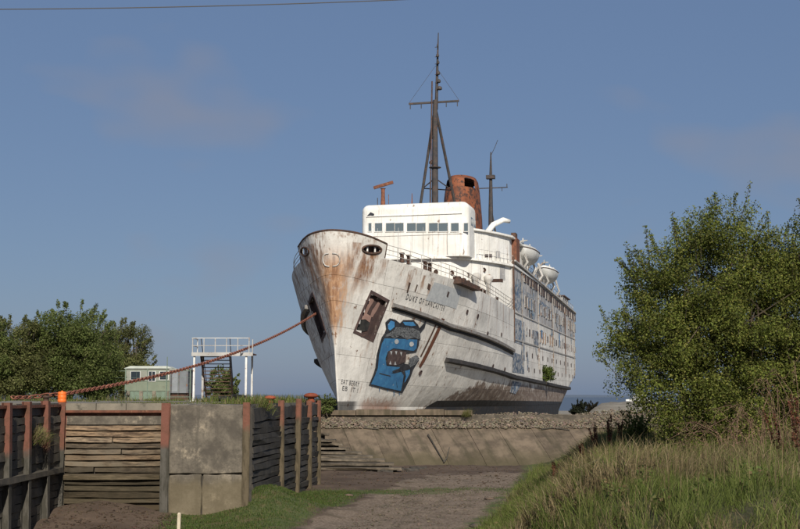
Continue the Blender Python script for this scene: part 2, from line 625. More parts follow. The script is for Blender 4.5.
# --- ship paint
def hull_mat(name, boot=True, base=((0.74, 0.715, 0.66), (0.56, 0.54, 0.50)), rusty=1.0):
    g = G(name)
    p = g.obj()
    x, y, z = g.sep(p)
    n1 = g.noise(p, 0.35, 6, 0.6)
    n2 = g.noise(p, 1.7, 8, 0.68)
    st = g.noise(g.scale(p, (2.2, 2.2, 0.10)), 1.0, 6, 0.62)
    st2 = g.noise(g.scale(p, (5, 5, 0.16), (4, 1, 2)), 1.0, 5, 0.6)
    col = g.mix(g.ramp(n1, 0.35, 0.68), base[0], base[1])
    col = g.mix(g.ramp(st2, 0.5, 0.72, 0, 0.42), col, (0.31, 0.285, 0.25))
    col = g.mix(g.ramp(st, 0.57, 0.75, 0, 0.75 * rusty), col, (0.29, 0.165, 0.095))
    ruz = g.math('ADD', n2, g.math('MULTIPLY', g.math('SUBTRACT', st, 0.5), 0.5))
    col = g.mix(g.ramp(ruz, 0.64, 0.71, 0, 0.9 * rusty), col, (0.15, 0.075, 0.042))
    rv = g.ramp(g.rnd(), 0, 1, 0.90, 1.06, False)
    cc = g.n('CombineXYZ')
    for i in range(3): g.put(cc.inputs[i], rv)
    col = g.mix(1, col, cc.outputs[0], 'MULTIPLY')
    if rusty > 1:
        pat = g.noise(g.scale(p, (.22, .22, .14), (9, 2, 5)), 1.0, 7, .7)
        col = g.mix(g.ramp(pat, .5, .6, 0, .75), col, (0.20, 0.21, 0.225))
        pat2 = g.noise(g.scale(p, (.5, .5, .09), (1, 7, 3)), 1.0, 7, .7)
        col = g.mix(g.ramp(pat2, .56, .64, 0, .85), col, (0.17, 0.095, 0.06))
        pat3 = g.noise(g.scale(p, (.8, .8, .6), (5, 1, 8)), 1.0, 7, .75)
        col = g.mix(g.ramp(pat3, .58, .62, 0, .8), col, (0.62, 0.61, 0.58))
    if boot:
        # rust wash running down the stem below the hawse
        ay = g.math('ABSOLUTE', y)
        wd = g.ramp(z, 4.5, 11, 0.3, 2.3, False)
        sm = g.ramp(g.math('DIVIDE', g.math('ADD', ay, g.math('MULTIPLY', g.math('SUBTRACT', st2, 0.5), 1.7)), wd), 1.05, 0.25)
        sm = g.mul(sm, g.ramp(n2, .34, .5, .7, 1), g.ramp(x, 4.0, 2.5), g.ramp(z, 4.6, 6.2), g.ramp(z, 12.6, 10.0))
        col = g.mix(g.math('MULTIPLY', sm, 1.0), col, g.mix(g.ramp(st2, 0.4, 0.62), (0.44, 0.265, 0.155), (0.25, 0.13, 0.072)))
        sb = g.mul(g.ramp(y, .2, .8), g.ramp(st2, .47, .62), g.ramp(z, 1.0, 4.5), .8)
        col = g.mix(sb, col, (0.20, 0.115, 0.07))
        tp = g.mul(g.ramp(g.math('ADD', z, g.math('MULTIPLY', st2, 2.4)), 13.2, 14.3), g.ramp(x, 7, 3), g.ramp(n2, .48, .6), .7)
        col = g.mix(tp, col, (0.22, 0.125, 0.075))
        # runs below the two fairleads and along the upper plating
        for (sx, sw, zt, zb, k) in RUNS:
            d = g.math('ABSOLUTE', g.math('SUBTRACT', g.math('ADD', x, g.math('MULTIPLY', g.math('SUBTRACT', st2, 0.5), sw * 2.2)), sx))
            m = g.mul(g.ramp(d, sw, sw * 0.25), g.ramp(z, zb, zb + (zt - zb) * 0.75), g.ramp(z, zt + 0.05, zt - 0.05), g.ramp(st, 0.38, 0.55, 0.35, 1), k)
            col = g.mix(m, col, g.mix(g.ramp(n2, .4, .6), (0.30, 0.165, 0.09), (0.19, 0.095, 0.055)))
        # stripped brown band above the boot-topping, then the black boot-topping itself
        jag = g.math('ADD', g.math('MULTIPLY', g.math('SUBTRACT', g.noise(p, 0.5, 5, 0.65), 0.5), 2.6), g.math('MULTIPLY', g.math('SUBTRACT', st, 0.5), 2.4))
        edge = g.ramp(x, 12, 26, -2.2, 1.55, False)
        band = g.mul(g.ramp(g.math('ADD', g.math('SUBTRACT', z, edge), jag), 0.28, -0.2), g.ramp(x, 14, 18), g.ramp(n2, 0.3, 0.5, 0.55, 1))
        col = g.mix(g.math('MULTIPLY', band, 0.9), col, g.mix(g.ramp(n2, 0.4, 0.62), (0.17, 0.115, 0.08), (0.105, 0.065, 0.045)))
        be = g.ramp(x, 14.0, 18.5, -2.2, -0.12, False)
        be2 = g.math('SUBTRACT', be, g.ramp(x, 30, 110, 0, 0.55, False))
        bt = g.ramp(g.math('SUBTRACT', z, be2), 0.03, -0.03)
        low = g.mul(g.ramp(z, -0.05, -0.2), g.ramp(x, 5.5, 4.5))
        bt = g.math('MAXIMUM', bt, g.math('MULTIPLY', low, 0.85))
        col = g.mix(bt, col, g.mix(g.ramp(n2, 0.45, 0.7), (0.02, 0.021, 0.024), (0.042, 0.036, 0.033)))
        rl = g.mul(g.ramp(g.math('ADD', z, g.math('MULTIPLY', st2, 2.2)), 1.45, 0.7), g.ramp(x, 5.0, 6.5), g.ramp(x, 13, 10))
        col = g.mix(g.math('MULTIPLY', rl, 0.7), col, (0.22, 0.095, 0.05))
    g.bump(g.math('ADD', g.math('MULTIPLY', g.noise(p, 0.8, 3), 2.0), g.math('MULTIPLY', n2, 0.25)), 0.35, 0.12)
    return g.fin(col, g.ramp(n2, 0.4, 0.7, 0.55, 0.85), 0, 0.2)


RUNS = [(1.1, 0.5, 12.3, 8.0, 0.8), (1.9, .3, 12.0, 6.6, .8), (2.4, 0.75, 11.6, 7.6, 1.0), (3.6, 0.4, 11.2, 9.2, 0.6), (6.6, 0.35, 10.6, 8.4, 0.8), (8.2, 0.28, 10.3, 8.2, 0.85), (9.4, 0.3, 10.2, 7.6, 0.75),
        (24, 0.3, 9.6, 5.5, 0.55), (27.5, 0.2, 9.6, 5.2, 0.5), (31, 0.35, 9.5, 4.8, 0.55), (21, 0.2, 9.8, 6.5, 0.5), (8.7, 0.22, 6.9, 0.3, 0.9), (9.6, 0.2, 6.8, 1.2, 0.75),
        (35, 0.3, 9.4, 4.6, 0.6), (4.6, 0.25, 5.5, 3.0, 0.5)]
M['hull'] = hull_mat('weathered_hull_paint')
M['hull_in'] = worn('seam_rust', (0.16, 0.13, 0.11), (0.1, 0.07, 0.055), None, 1)
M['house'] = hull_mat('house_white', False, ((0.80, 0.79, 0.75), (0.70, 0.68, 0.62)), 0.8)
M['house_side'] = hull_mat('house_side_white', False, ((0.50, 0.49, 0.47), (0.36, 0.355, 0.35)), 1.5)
M['belt'] = worn('belting', (0.032, 0.031, 0.032), (0.05, 0.046, 0.045), (0.10, 0.075, 0.06), 1.5, 0.8, (0.6, 0.7))
M['belt_pale'] = worn('pale_belting', (0.24, 0.23, 0.22), (0.18, 0.165, 0.15), (0.14, 0.08, 0.05), 1.5, 0.8, (0.56, 0.66))
M['letter'] = worn('faded_black_paint', (0.045, 0.045, 0.05), (0.09, 0.09, 0.095), None, 4)
M['g_blue'] = worn('blue_spray', (0.045, 0.17, 0.36), (0.06, 0.23, 0.44), (0.34, 0.37, 0.40), 1.6, 0.7, (0.63, 0.7), 0.1, (0.035, 0.11, 0.25))
M['g_black'] = worn('black_spray', (0.022, 0.025, 0.032), (0.045, 0.047, 0.055), (0.3, 0.3, 0.29), 2, 0.7, (.64, .7), 0.1)
M['g_grey'] = worn('grey_spray', (0.24, 0.25, 0.26), (0.13, 0.14, 0.15), (0.05, 0.055, 0.06), 3.5, 0.7, (0.5, 0.56), 0.1)
M['g_white'] = worn('white_spray', (0.5, 0.52, 0.52), (0.42, 0.44, 0.45), None, 3, bump=0.1)
M['g_dark'] = worn('brown_spray', (0.05, 0.035, 0.035), (0.085, 0.06, 0.055), None, 3, bump=0.1)
M['g_pink'] = worn('faded_pink_spray', (0.30, 0.19, 0.155), (0.24, 0.15, 0.125), None, 2, bump=0.1)
M['pocket'] = worn('pocket_rust', (0.085, 0.055, 0.05), (0.055, 0.038, 0.036), (0.12, 0.07, 0.055), 1.5)
M['g_side'] = worn('weathered_blue_spray', (0.10, 0.16, 0.25), (0.06, 0.085, 0.12), (0.42, 0.42, 0.41), .9, 0.7, (0.48, 0.54), 0.1, (0.30, 0.31, 0.32))

ship = empty('ship', STEM, SHIP_RZ, 'huge derelict white passenger ship streaked with rust, beached behind the sea wall', 'ship')

# anchor pockets (port traced from the plating; starboard is its mirror, a touch lower)
PK = [pix(371, 293), pix(387.5, 302), pix(373, 339.5), pix(355, 331)]
PKs = [(x + 0.0, z) for x, z in PK]
def in_poly(x, z, poly):
    c = False
    for i in range(len(poly)):
        x0, z0 = poly[i]
        x1, z1 = poly[i - 1]
        if (z0 > z) != (z1 > z) and x < (x1 - x0) * (z - z0) / (z1 - z0) + x0:
            c = not c
    return c

# --- hull shell (inside the plating) and the separate shell plates
def grid_mesh(name, rows, mat, smooth=True, flip=False, drop=None):
    nr, nc = len(rows), len(rows[0])
    vs = [p for r in rows for p in r]
    fs = []
    for i in range(nr - 1):
        for j in range(nc - 1):
            q = (i * nc + j, i * nc + j + 1, (i + 1) * nc + j + 1, (i + 1) * nc + j)
            if drop:
                c = sum((Vector(vs[k]) for k in q), Vector()) / 4
                if drop(c): continue
            fs.append(q[::-1] if flip else q)
    me = bpy.data.meshes.new(name)
    me.from_pydata([tuple(v) for v in vs], [], fs)
    bm = bmesh.new()
    bm.from_mesh(me)
    bmesh.ops.remove_doubles(bm, verts=bm.verts, dist=0.0004)
    bmesh.ops.delete(bm, geom=[v for v in bm.verts if not v.link_faces], context='VERTS')
    bm.to_mesh(me)
    bm.free()
    if smooth:
        me.polygons.foreach_set('use_smooth', [True] * len(me.polygons))
        me.set_sharp_from_angle(angle=rad(35))
    me.materials.append(mat)
    me.update()
    return me


mbh = MB()
nz = 56
ss2 = []
s = 0.0
while s < LEN:
    ss2.append(s)
    s += 0.12 if s < 1 else (0.28 if s < 9 else (1.0 if s < 20 else 2.5))
ss2.append(LEN)
for side in (-1, 1):
    vs, fs = [], []
    for s in ss2:
        for j in range(nz + 1):
            z = -5 + (zdeck(s) - 0.06 + 5) * j / nz
            vs.append(surf(s, z, side, -0.09))
    for i in range(len(ss2) - 1):
        for j in range(nz):
            a = i * (nz + 1) + j
            c = (vs[a] + vs[a + nz + 2]) / 2
            if in_poly(c.x, c.z, PK): continue
            q = (a, a + 1, a + nz + 2, a + nz + 1)
            fs.append(q if side < 0 else q[::-1])
    mbh.add(vs, fs)
# weather deck closing the top, in cross strips
vs, fs = [], []
for s in ss2:
    a, b = surf(s, zdeck(s), -1, -0.09), surf(s, zdeck(s), 1, -0.09)
    vs += [(a.x, a.y, zdeck(s) - 0.07), (b.x, b.y, zdeck(s) - 0.07)]
for i in range(len(ss2) - 1):
    fs.append((2 * i, 2 * i + 1, 2 * i + 3, 2 * i + 2))
mbh.add(vs, fs)
hull = mbh.build('hull', M['hull_in'], ship, True, False)
hull['label'] = 'rust-streaked white hull with flared bow'

def trim_islands(me):
    """a plate cut through by the pocket becomes one mesh per remaining sheet"""
    bm = bmesh.new()
    bm.from_mesh(me)
    bm.faces.ensure_lookup_table()
    seen, isl = set(), []
    for f in bm.faces:
        if f.index in seen: continue
        st_, grp = [f], []
        seen.add(f.index)
        while st_:
            g_ = st_.pop()
            grp.append(g_.index)
            for e in g_.edges:
                for h_ in e.link_faces:
                    if h_.index not in seen:
                        seen.add(h_.index)
                        st_.append(h_)
        isl.append(set(grp))
    bm.free()
    out = []
    for grp in isl:
        if len(grp) < 12: continue
        m2 = me.copy()
        bm = bmesh.new()
        bm.from_mesh(m2)
        bmesh.ops.delete(bm, geom=[f for f in bm.faces if f.index not in grp], context='FACES')
        bmesh.ops.delete(bm, geom=[v for v in bm.verts if not v.link_faces], context='VERTS')
        bm.to_mesh(m2)
        bm.free()
        out.append(m2)
    return out

FR = [0, .14, .28, .42, .57, .71, .85, 1.0]
def zfrac(s, f): return -2.4 + (zdeck(s) + 2.4) * f
GAP = 0.022
for side in (-1, 1):
    smax = LEN if side < 0 else 22
    for k in range(7):
        s0 = 0.0
        L = R.uniform(3.0, 5.5)
        while s0 < smax - 0.5:
            s1 = min(s0 + L, LEN)
            if LEN - s1 < 2: s1 = LEN
            mid = (s0 + s1) / 2
            pa = surf(mid, zfrac(mid, (FR[k] + FR[k + 1]) / 2), side)
            near_pk = any(s0 - 3 < px_ < s1 + 4 for px_, pz_ in PK) and abs(pa.z - 5.6) < 4.2
            if s0 < 0.1 : na, nb = 22, 4
            elif near_pk: na, nb = 36, 18
            elif s0 < 16: na, nb = 8, 3
            else: na, nb = 5, 2
            dent = R.uniform(-0.004, 0.034)
            rows = []
            for i in range(na + 1):
                u = i / na
                if s0 < 0.1: u = u ** 2.2
                s = s0 + (s1 - s0 - GAP) * u
                col_ = []
                for j in range(nb + 1):
                    v = j / nb
                    z = zfrac(s, FR[k]) + (zfrac(s, FR[k + 1]) - GAP - zfrac(s, FR[k])) * v
                    dd = dent * math.sin(math.pi * u) * math.sin(math.pi * v) * (1 if s0 > .1 else 0)
                    col_.append(surf(s, z, side, 0.0 - dd) if dd else surf(s, z, side))
                # turned-in lips along the long edges
                lo, hi = surf(s, zfrac(s, FR[k]), side, -0.07), surf(s, zfrac(s, FR[k + 1]) - GAP, side, -0.07)
                rows.append([lo] + col_ + [hi])
            dr = (lambda c: in_poly(c.x, c.z, PK)) if near_pk else None
            me = grid_mesh('hull_plate', rows, M['hull'], True, side < 0, dr)
            for m2 in (trim_islands(me) if dr else [me]): link('hull_plate', m2, None, hull)
            s0 = s1
            L = R.uniform(5.2, 7.8) if s0 > 16 else R.uniform(3.5, 5.0)
# stem bar
mb = MB()
mb.tube([(stem0(z) - 0.02, 0, z) for z in np.linspace(-4, 5.4, 24)], [0.09] * 22 + [.06, .02], 8)
mb.build('stem_bar', M['hull'], hull, True)

# --- bulwark round the bow with two fairlead openings
fp = pix(372, 249.5)
FLX, FLZ = fp if fp else (2.6, 11.75)
def in_fl(c):
    return ((c.x - FLX) / 0.72) ** 2 + ((c.z - FLZ) / 0.3) ** 2 < 1
mb = MB()
for side in (-1, 1):
    NS, NZ = 80, 14
    for off in (0.0, -0.08):
        vs, fs = [], []
        for i in range(NS + 1):
            s = 3.3 * (i / NS) ** 1.6
            for j in range(NZ + 1):
                z0 = zdeck(s) - 0.02
                vs.append(surf(s, z0 + (zbul(s) - z0) * j / NZ, side, off))
        for i in range(NS):
            for j in range(NZ):
                a = i * (NZ + 1) + j
                c = (vs[a] + vs[a + NZ + 2]) / 2
                if in_fl(c): continue
                fs.append((a, a + 1, a + NZ + 2, a + NZ + 1))
        mb.add(vs, fs)
bul = mb.build('bulwark', M['hull'], ship, True, False)
mb = MB()
for side in (-1, 1):
    mb.tube([surf(3.3 * (i / 40) ** 1.6, zbul(3.3 * (i / 40) ** 1.6), side, -0.03) for i in range(41)], 0.085, 6)
    mb.bar(surf(3.3, zdeck(3.3), side, -.03), surf(3.3, zbul(3.3), side, -.03), 0.1)
mb.build('capping_rail', M['rust_dark'], bul)
for side in (-1, 1):
    mb = MB()
    mb.tube([onhull(FLX + 0.74 * math.cos(a), FLZ + 0.32 * math.sin(a), side, 0.02) for a in np.linspace(0, 2 * math.pi, 25)], 0.085, 6, False)
    fl = mb.build('fairlead', M['rust_dark'], bul, True)
    mb = MB()
    for dx in (-0.3, 0.3):
        c = onhull(FLX + dx, FLZ, side, -0.12)
        mb.lathe((c.x, c.y, c.z - 0.33), [(0.1, .12), (0.07, 0.2), (0.07, 0.42), (0.1, 0.52)], 10)
    mb.build('roller', M['white_steel'], bul, True)
    mb = MB()
    mb.add([onhull(FLX + .95 * math.cos(q), FLZ + .5 * math.sin(q), side, -.34) for q in np.linspace(0, 2 * math.pi, 25)[:-1]], [tuple(range(24))])
    mb.build('fairlead_dark_backing', M['rust_dark'], bul)  # added dark sheet so the opening looks shaded inside

# --- anchor pockets
for side in (-1, 1):
    cx, cz = sum(p[0] for p in PK) / 4, sum(p[1] for p in PK) / 4
    def sub(e, off):
        pts = []
        for i in range(4):
            a, b = PK[i], PK[(i + 1) % 4]
            for k in range(6):
                x = a[0] + (b[0] - a[0]) * k / 6
                z = a[1] + (b[1] - a[1]) * k / 6
                pts.append(onhull(cx + (x - cx) * e, cz + (z - cz) * e, side, off))
        return pts
    A, B, C, D = sub(1.13, 0.03), sub(0.97, 0.05), sub(0.95, -0.3), sub(0.0, -0.3)
    C2 = sub(.5, -.3)
    mb = MB()
    n = 24
    mb.add(A + B, [(i, (i + 1) % n, n + (i + 1) % n, n + i) for i in range(n)])
    A0 = sub(1.13, -0.06)
    mb.add(A + A0, [(i, (i + 1) % n, n + (i + 1) % n, n + i) for i in range(n)])
    pk = mb.build('anchor_pocket', M['pocket'], hull, False)
    pk['label'] = 'dark rusty anchor pocket with a painted face' if side < 0 else 'dark rusty anchor pocket with the mooring chain'
    mb = MB()
    mb.add(B + C, [(i, (i + 1) % n, n + (i + 1) % n, n + i) for i in range(n)])
    mb.add(C + C2, [(i, (i + 1) % n, n + (i + 1) % n, n + i) for i in range(n)])
    mb.add(C2 + [D[0]], [(i, (i + 1) % n, n) for i in range(n)])
    mb.build('pocket_liner', M['pocket'], pk, False) if False else mb.build('pocket_liner', M['pocket'], hull, False)

# --- rubbing strakes
def strake(name, pts, out, h, mat, side, lip=None):
    """pts: (x,z) polyline on the plating"""
    mb = MB()
    P = []
    for (x0, z0), (x1, z1) in zip(pts, pts[1:]):
        n = max(2, int((x1 - x0) / 1.2))
        P += [(x0 + (x1 - x0) * i / n, z0 + (z1 - z0) * i / n) for i in range(n)]
    P.append(pts[-1])
    vs, fs = [], []
    for x, z in P:
        hj = h * (1 + 0.1 * math.sin(x * 3.1) * math.sin(x * 1.7))
        a = onhull(x, z + hj / 2, side, -0.05)
        b = onhull(x, z + hj / 2, side, 0.0)
        o = onhull(x, z, side, out)
        vs += [a, (o.x, o.y, z + hj * 0.36), (o.x, o.y, z - hj * 0.30), onhull(x, z - hj / 2, side, -0.05)]
    for i in range(len(P) - 1):
        for k in range(4):
            fs.append((4 * i + k, 4 * i + (k + 1) % 4, 4 * i + 4 + (k + 1) % 4, 4 * i + 4 + k))
    fs += [(0, 1, 2, 3), tuple(range(len(vs) - 4, len(vs)))]
    mb.add(vs, fs)
    return mb.build(name, mat, ship)

r1a, r1b = pix(392, 305.5), pix(512, 351)
r1m = pix(450, 326.5)
r2a, r2m, r2b = pix(445, 360), pix(512, 377), pix(560, 387)
ST1 = [r1a, r1m, r1b]
ST2 = [r2a, r2m, r2b, (112, r2b[1] - 0.35)]
for side in (-1, 1):
    strake('rubbing_strake_and_shade', ST1, 0.36, 0.42, M['belt_pale'], side)
    strake('rubbing_strake_and_shade', [(x + .15, z - .3) for x, z in ST1], 0.16, 0.22, M['belt'], side)  # dark strip standing in for the shadow cast under the pale strake
    strake('rubbing_strake_and_shade', ST2, 0.45, 0.5, M['belt'], side)

# --- paint marks on the plating: each a thin skin a few centimetres proud
def decal(name, poly_px, mat, off, side=-1, parent=None, raw=False, step=0.45):
    pts = poly_px if raw else [pix(x, y, side) for x, y in poly_px]
    pts = [p for p in pts if p]
    dense = []
    for a, b in zip(pts, pts[1:] + pts[:1]):
        n = max(1, int(math.hypot(b[0] - a[0], b[1] - a[1]) / step))
        dense += [Vector((a[0] + (b[0] - a[0]) * i / n, a[1] + (b[1] - a[1]) * i / n)) for i in range(n)]
    nb = len(dense)
    xs, zs = [p.x for p in dense], [p.y for p in dense]
    x = min(xs) + step / 2
    pl = [(p.x, p.y) for p in dense]
    allp = list(dense)
    while x < max(xs):
        z = min(zs) + step / 2
        while z < max(zs):
            if in_poly(x, z, pl): allp.append(Vector((x, z)))
            z += step
        x += step
    v, e, f, *_ = delaunay_2d_cdt(allp, [(i, (i + 1) % nb) for i in range(nb)], [], 1, 1e-4)
    me = bpy.data.meshes.new(name)
    me.from_pydata([tuple(onhull(p.x, p.y, side, off)) for p in v], [], [t[::-1] if side < 0 else t for t in f])
    me.materials.append(mat)
    me.update()
    return link(name, me, None, parent or hull)

def Z5(pts): return [(345 + x / 4.41, 280 + y / 4.41) for x, y in pts]
# a blue spray-painted creature, generic
decal('painted_creature', Z5([(103, 464), (122, 418), (132, 385), (138, 330), (152, 275), (160, 252), (172, 235), (180, 214), (176, 186), (196, 168), (220, 174), (240, 190), (255, 176), (300, 176), (320, 196), (326, 212), (345, 190), (360, 170), (350, 208), (328, 236), (324, 285), (312, 318), (262, 326), (258, 368), (284, 372), (308, 352), (326, 350), (300, 392), (284, 436), (250, 499), (180, 484)]), M['g_black'], 0.045)
decal('painted_creature', Z5([(112, 458), (131, 418), (142, 388), (148, 330), (160, 280), (172, 256), (316, 262), (312, 300), (300, 312), (210, 300), (186, 315), (176, 345), (180, 378), (240, 384), (228, 398), (200, 410), (214, 412), (246, 404), (256, 420), (252, 450), (244, 488), (180, 475)]), M['g_blue'], 0.06)
decal('painted_creature', Z5([(186, 196), (200, 178), (216, 184), (216, 206), (196, 222), (188, 214)]), M['g_blue'], 0.06)
decal('painted_creature', Z5([(252, 184), (298, 184), (310, 200), (290, 202), (262, 198)]), M['g_blue'], 0.06)
decal('painted_creature', Z5([(262, 400), (284, 394), (282, 412), (264, 446), (258, 452), (266, 424)]), M['g_blue'], 0.06)
decal('painted_creature', Z5([(172, 252), (180, 238), (206, 226), (222, 206), (262, 208), (300, 212), (328, 226), (330, 262), (300, 252), (270, 262), (240, 244), (215, 258), (196, 246)]), M['g_grey'], 0.075)
decal('painted_creature', Z5([(192, 312), (215, 304), (268, 316), (264, 360), (222, 376), (184, 372), (182, 342)]), M['g_dark'], 0.075)
for tx, ty, h in ((200, 312, 18), (222, 312, 16), (244, 316, 18), (196, 370, -16), (218, 372, -16)):
    decal('painted_tooth', Z5([(tx - 5, ty), (tx + 5, ty + 1), (tx, ty + h)]), M['g_white'], 0.09)
for ex, ey in ((224, 270), (290, 281)):
    decal('painted_eye', Z5([(ex - 10, ey - 2), (ex - 6, ey - 9), (ex + 2, ey - 11), (ex + 8, ey - 6), (ex + 10, ey + 3), (ex + 4, ey + 10), (ex - 4, ey + 11), (ex - 9, ey + 5)]), M['g_white'], 0.09)
for a, b in (((148, 408), (196, 420)), ((206, 400), (236, 388)), ((222, 440), (226, 470))):
    decal('painted_line', Z5([a, b, (b[0] + 3, b[1] + 5), (a[0] + 1, a[1] + 5)]), M['g_black'], 0.075)
decal('painted_creature', Z5([(282, 345), (312, 330), (326, 345), (306, 372), (286, 384), (276, 372)]), M['g_grey'], 0.06)
for dx_, dy_, dl_ in ((118, 458, 14), (150, 470, 22), (186, 480, 12), (214, 486, 26), (238, 492, 16)):
    decal('paint_drip', Z5([(dx_ - 1.6, dy_), (dx_ + 1.6, dy_), (dx_ + .8, dy_ + dl_), (dx_ - .8, dy_ + dl_)]), M['g_blue'], 0.04)
# brown stripe beside it
decal('rust_stripe', [(441.5, 318), (444.5, 319), (424, 362), (420, 368), (418.5, 366)], M['rust'], 0.035)
decal('rust_stripe', [(436, 322), (437.2, 322.5), (421, 357), (419.8, 356)], M['rust_dark'], 0.035)
# two long pale shapes (ears) and a dark mouth inside the port pocket, on its back plate
def pocket_paint(name, pts, mat, off):
    p = [pix(x, y) for x, y in pts]
    me = bpy.data.meshes.new(name)
    me.from_pydata([tuple(onhull(x, z, -1, off)) for x, z in p], [], [tuple(range(len(p)))])
    me.materials.append(mat)
    link(name, me, None, hull)
def Q(pts): return [(345 + x / 4.41, 280 + y / 4.41) for x, y in pts]
pocket_paint('painted_face', Q([(122, 82), (134, 84), (136, 96), (116, 130), (104, 156), (92, 160), (96, 130), (110, 98)]), M['g_pink'], -0.26)
pocket_paint('painted_face', Q([(156, 98), (166, 102), (152, 134), (130, 168), (120, 164), (128, 138)]), M['g_pink'], -0.26)
pocket_paint('painted_face', Q([(82, 156), (106, 152), (126, 164), (118, 190), (98, 176), (72, 178)]), M['g_pink'], -0.25)
pocket_paint('painted_face', Q([(64, 176), (96, 178), (118, 192), (108, 226), (80, 232), (54, 212)]), M['black'], -0.24)
# blue-grey tags on the after plating
decal('painted_tag', [(513, 352), (524, 356), (524, 374), (512, 372)], M['g_side'], 0.03)
decal('painted_tag', [(512, 381), (521, 383), (515, 394), (509, 392)], M['g_side'], 0.03)


# --- lettering
def text_on_hull(body, a_px, b_px, h, mat, name, off=0.03, bold=0.012, space=1.0):
    cu = bpy.data.curves.new('t', 'FONT')
    cu.body = body
    cu.size = 1
    cu.offset = bold
    cu.space_character = space
    o = bpy.data.objects.new('t', cu)
    COL.objects.link(o)
    dg = bpy.context.evaluated_depsgraph_get()
    me = bpy.data.meshes.new_from_object(o.evaluated_get(dg))
    bpy.data.objects.remove(o)
    a, b = pix(*a_px), pix(*b_px)
    w = max(v.co.x for v in me.vertices)
    for v in me.vertices:
        k = v.co.x / w
        x, z = a[0] + (b[0] - a[0]) * k, a[1] + (b[1] - a[1]) * k + v.co.y * h
        v.co = onhull(x, z, -1, off)
    me.name = name
    me.materials.clear()
    me.materials.append(mat)
    ob = link(name, me, None, hull)
    ob['label'] = 'black lettering on the bow'
    return ob
text_on_hull('DUKE OF LANCASTER', (405, 299), (443.5, 311), 0.62, M['letter'], 'ship_name', .03, .004, 1.5)
text_on_hull('EAT BERRY', (340.5, 383.5), (358.5, 386.5), 0.5, M['letter'], 'small_lettering', 0.03, 0.0, 1.1)
text_on_hull('EB  IT !', (341.5, 390), (357, 392.6), 0.5, M['letter'], 'small_lettering', 0.03, 0.0, 1.1)
# round white emblem on the stem
mb = MB()
for side in (-1, 1):
    pts = [surf(max(0.0, 0.01 + .17 * abs(math.cos(a))), 10.9 + 0.5 * math.sin(a), side, 0.03) for a in np.linspace(-math.pi / 2, math.pi / 2, 14)]
    mb.tube(pts, 0.05, 6)
mb.build('crest_ring', M['white_rusty'], hull, True)

# --- fore-deck rail, bollards, ventilators
def rail(parent, path, h=1.1, n_post=14, mat=None, bars=3, r=0.028):
    mat = mat or M['white_rusty']
    mb = MB()
    L = [Vector(p) for p in path]
    for b in range(bars):
        mb.tube([p + Vector((0, 0, h * (b + 1) / bars)) for p in L], r, 5)
    mb.build('rail_bar', mat, parent)
    acc = [0]
    for a, b in zip(L, L[1:]): acc.append(acc[-1] + (b - a).length)
    for i in range(n_post):
        d = acc[-1] * i / (n_post - 1)
        k = max(j for j in range(len(acc)) if acc[j] <= d + 1e-6)
        p = L[k] if k == len(L) - 1 else L[k].lerp(L[k + 1], (d - acc[k]) / max(1e-6, acc[k + 1] - acc[k]))
        m2 = MB()
        m2.bar(p, p + Vector((0, 0, h + 0.02)), 0.05)
        m2.build('rail_post', mat, parent)

for side in (-1, 1):
    path = [surf(s, zdeck(s), side, -0.15) for s in np.linspace(3.35, 38, 26)]
    rail(ship, path, 1.12, 24 if side < 0 else 8)
for side, s_, hh in ((-1, 5.6, .8), (-1, 6.4, .8), (-1, 8.6, .75), (-1, 9.3, .75), (-1, 23, .6), (-1, 24, .6), (-1, 31, .7), (1, 6, .8)):
    p = surf(s_, zdeck(s_), side, -0.7)
    MB().lathe(p, [(0.24, 0), (0.18, 0.1), (0.16, hh * .8), (0.24, hh * .86), (0.2, hh)], 10).build('mooring_bollard', M['rust_dark'], ship, True)
# rusty platform jutting from the port deck edge
pa = surf(12.4, zdeck(12.4), -1)
pb = surf(17.2, zdeck(17.2), -1)
mb = MB()
o_ = Vector((0, -0.6, 0))
mb.hexa([pa + Vector((0, 0.4, -.35)), pb + Vector((0, 0.4, -.35)), pb + o_ + Vector((0, 0, -.35)), pa + o_ + Vector((0, 0, -.35)),
         pa + Vector((0, 0.4, .05)), pb + Vector((0, 0.4, .05)), pb + o_ + Vector((0, 0, .05)), pa + o_ + Vector((0, 0, .05))])
plat = mb.build('side_platform', M['rust_dark'], ship)
for k in (0.25, 0.5, 0.72):
    p = pa.lerp(pb, k)
    MB().box((p.x - .35, p.y - .1, p.z), (p.x + .35, p.y + .5, p.z + R.uniform(.4, .75))).build('winch', M['rust_dark'], ship)
# hawse plate: pale shield on the port side near the rail
decal('doubler_plate', [(434, 282), (461, 291), (456, 309), (425, 300)], M['g_white'], 0.02)
decal('scupper', [(447.6, 291), (449.2, 292.3), (447.6, 297.6), (446, 296)], M['g_dark'], 0.04)
decal('scupper', [(428, 283), (430.5, 285), (429, 290), (426.8, 288)], M['rust_dark'], 0.035)
decal('scupper', [(408.5, 282), (410.5, 283), (407.5, 293), (406.3, 292)], M['rust_dark'], 0.035)
decal('scupper', [(416.5, 284), (417.5, 285), (415, 292), (414.2, 291)], M['rust_dark'], 0.035)
for x_, z_ in ((20, 7.6), (12.5, 2.3), (24, 6.2), (30, 6.4), (17, 7.8), (28, 3.2), (33, 3.0)):
    mb = MB()
    mb.tube([onhull(x_ + .19 * math.cos(a), z_ + .19 * math.sin(a), -1, .03) for a in np.linspace(0, 2 * math.pi, 13)], 0.04, 4, False)
    mb.add([onhull(x_ + .19 * math.cos(a), z_ + .19 * math.sin(a), -1, .025) for a in np.linspace(0, 2 * math.pi, 13)[:-1]], [tuple(range(12))])
    mb.build('porthole', M['g_dark'] if x_ > 10 else M['belt_pale'], ship) if x_ > 10 else mb.build('sealed_porthole', M['hull'], ship)


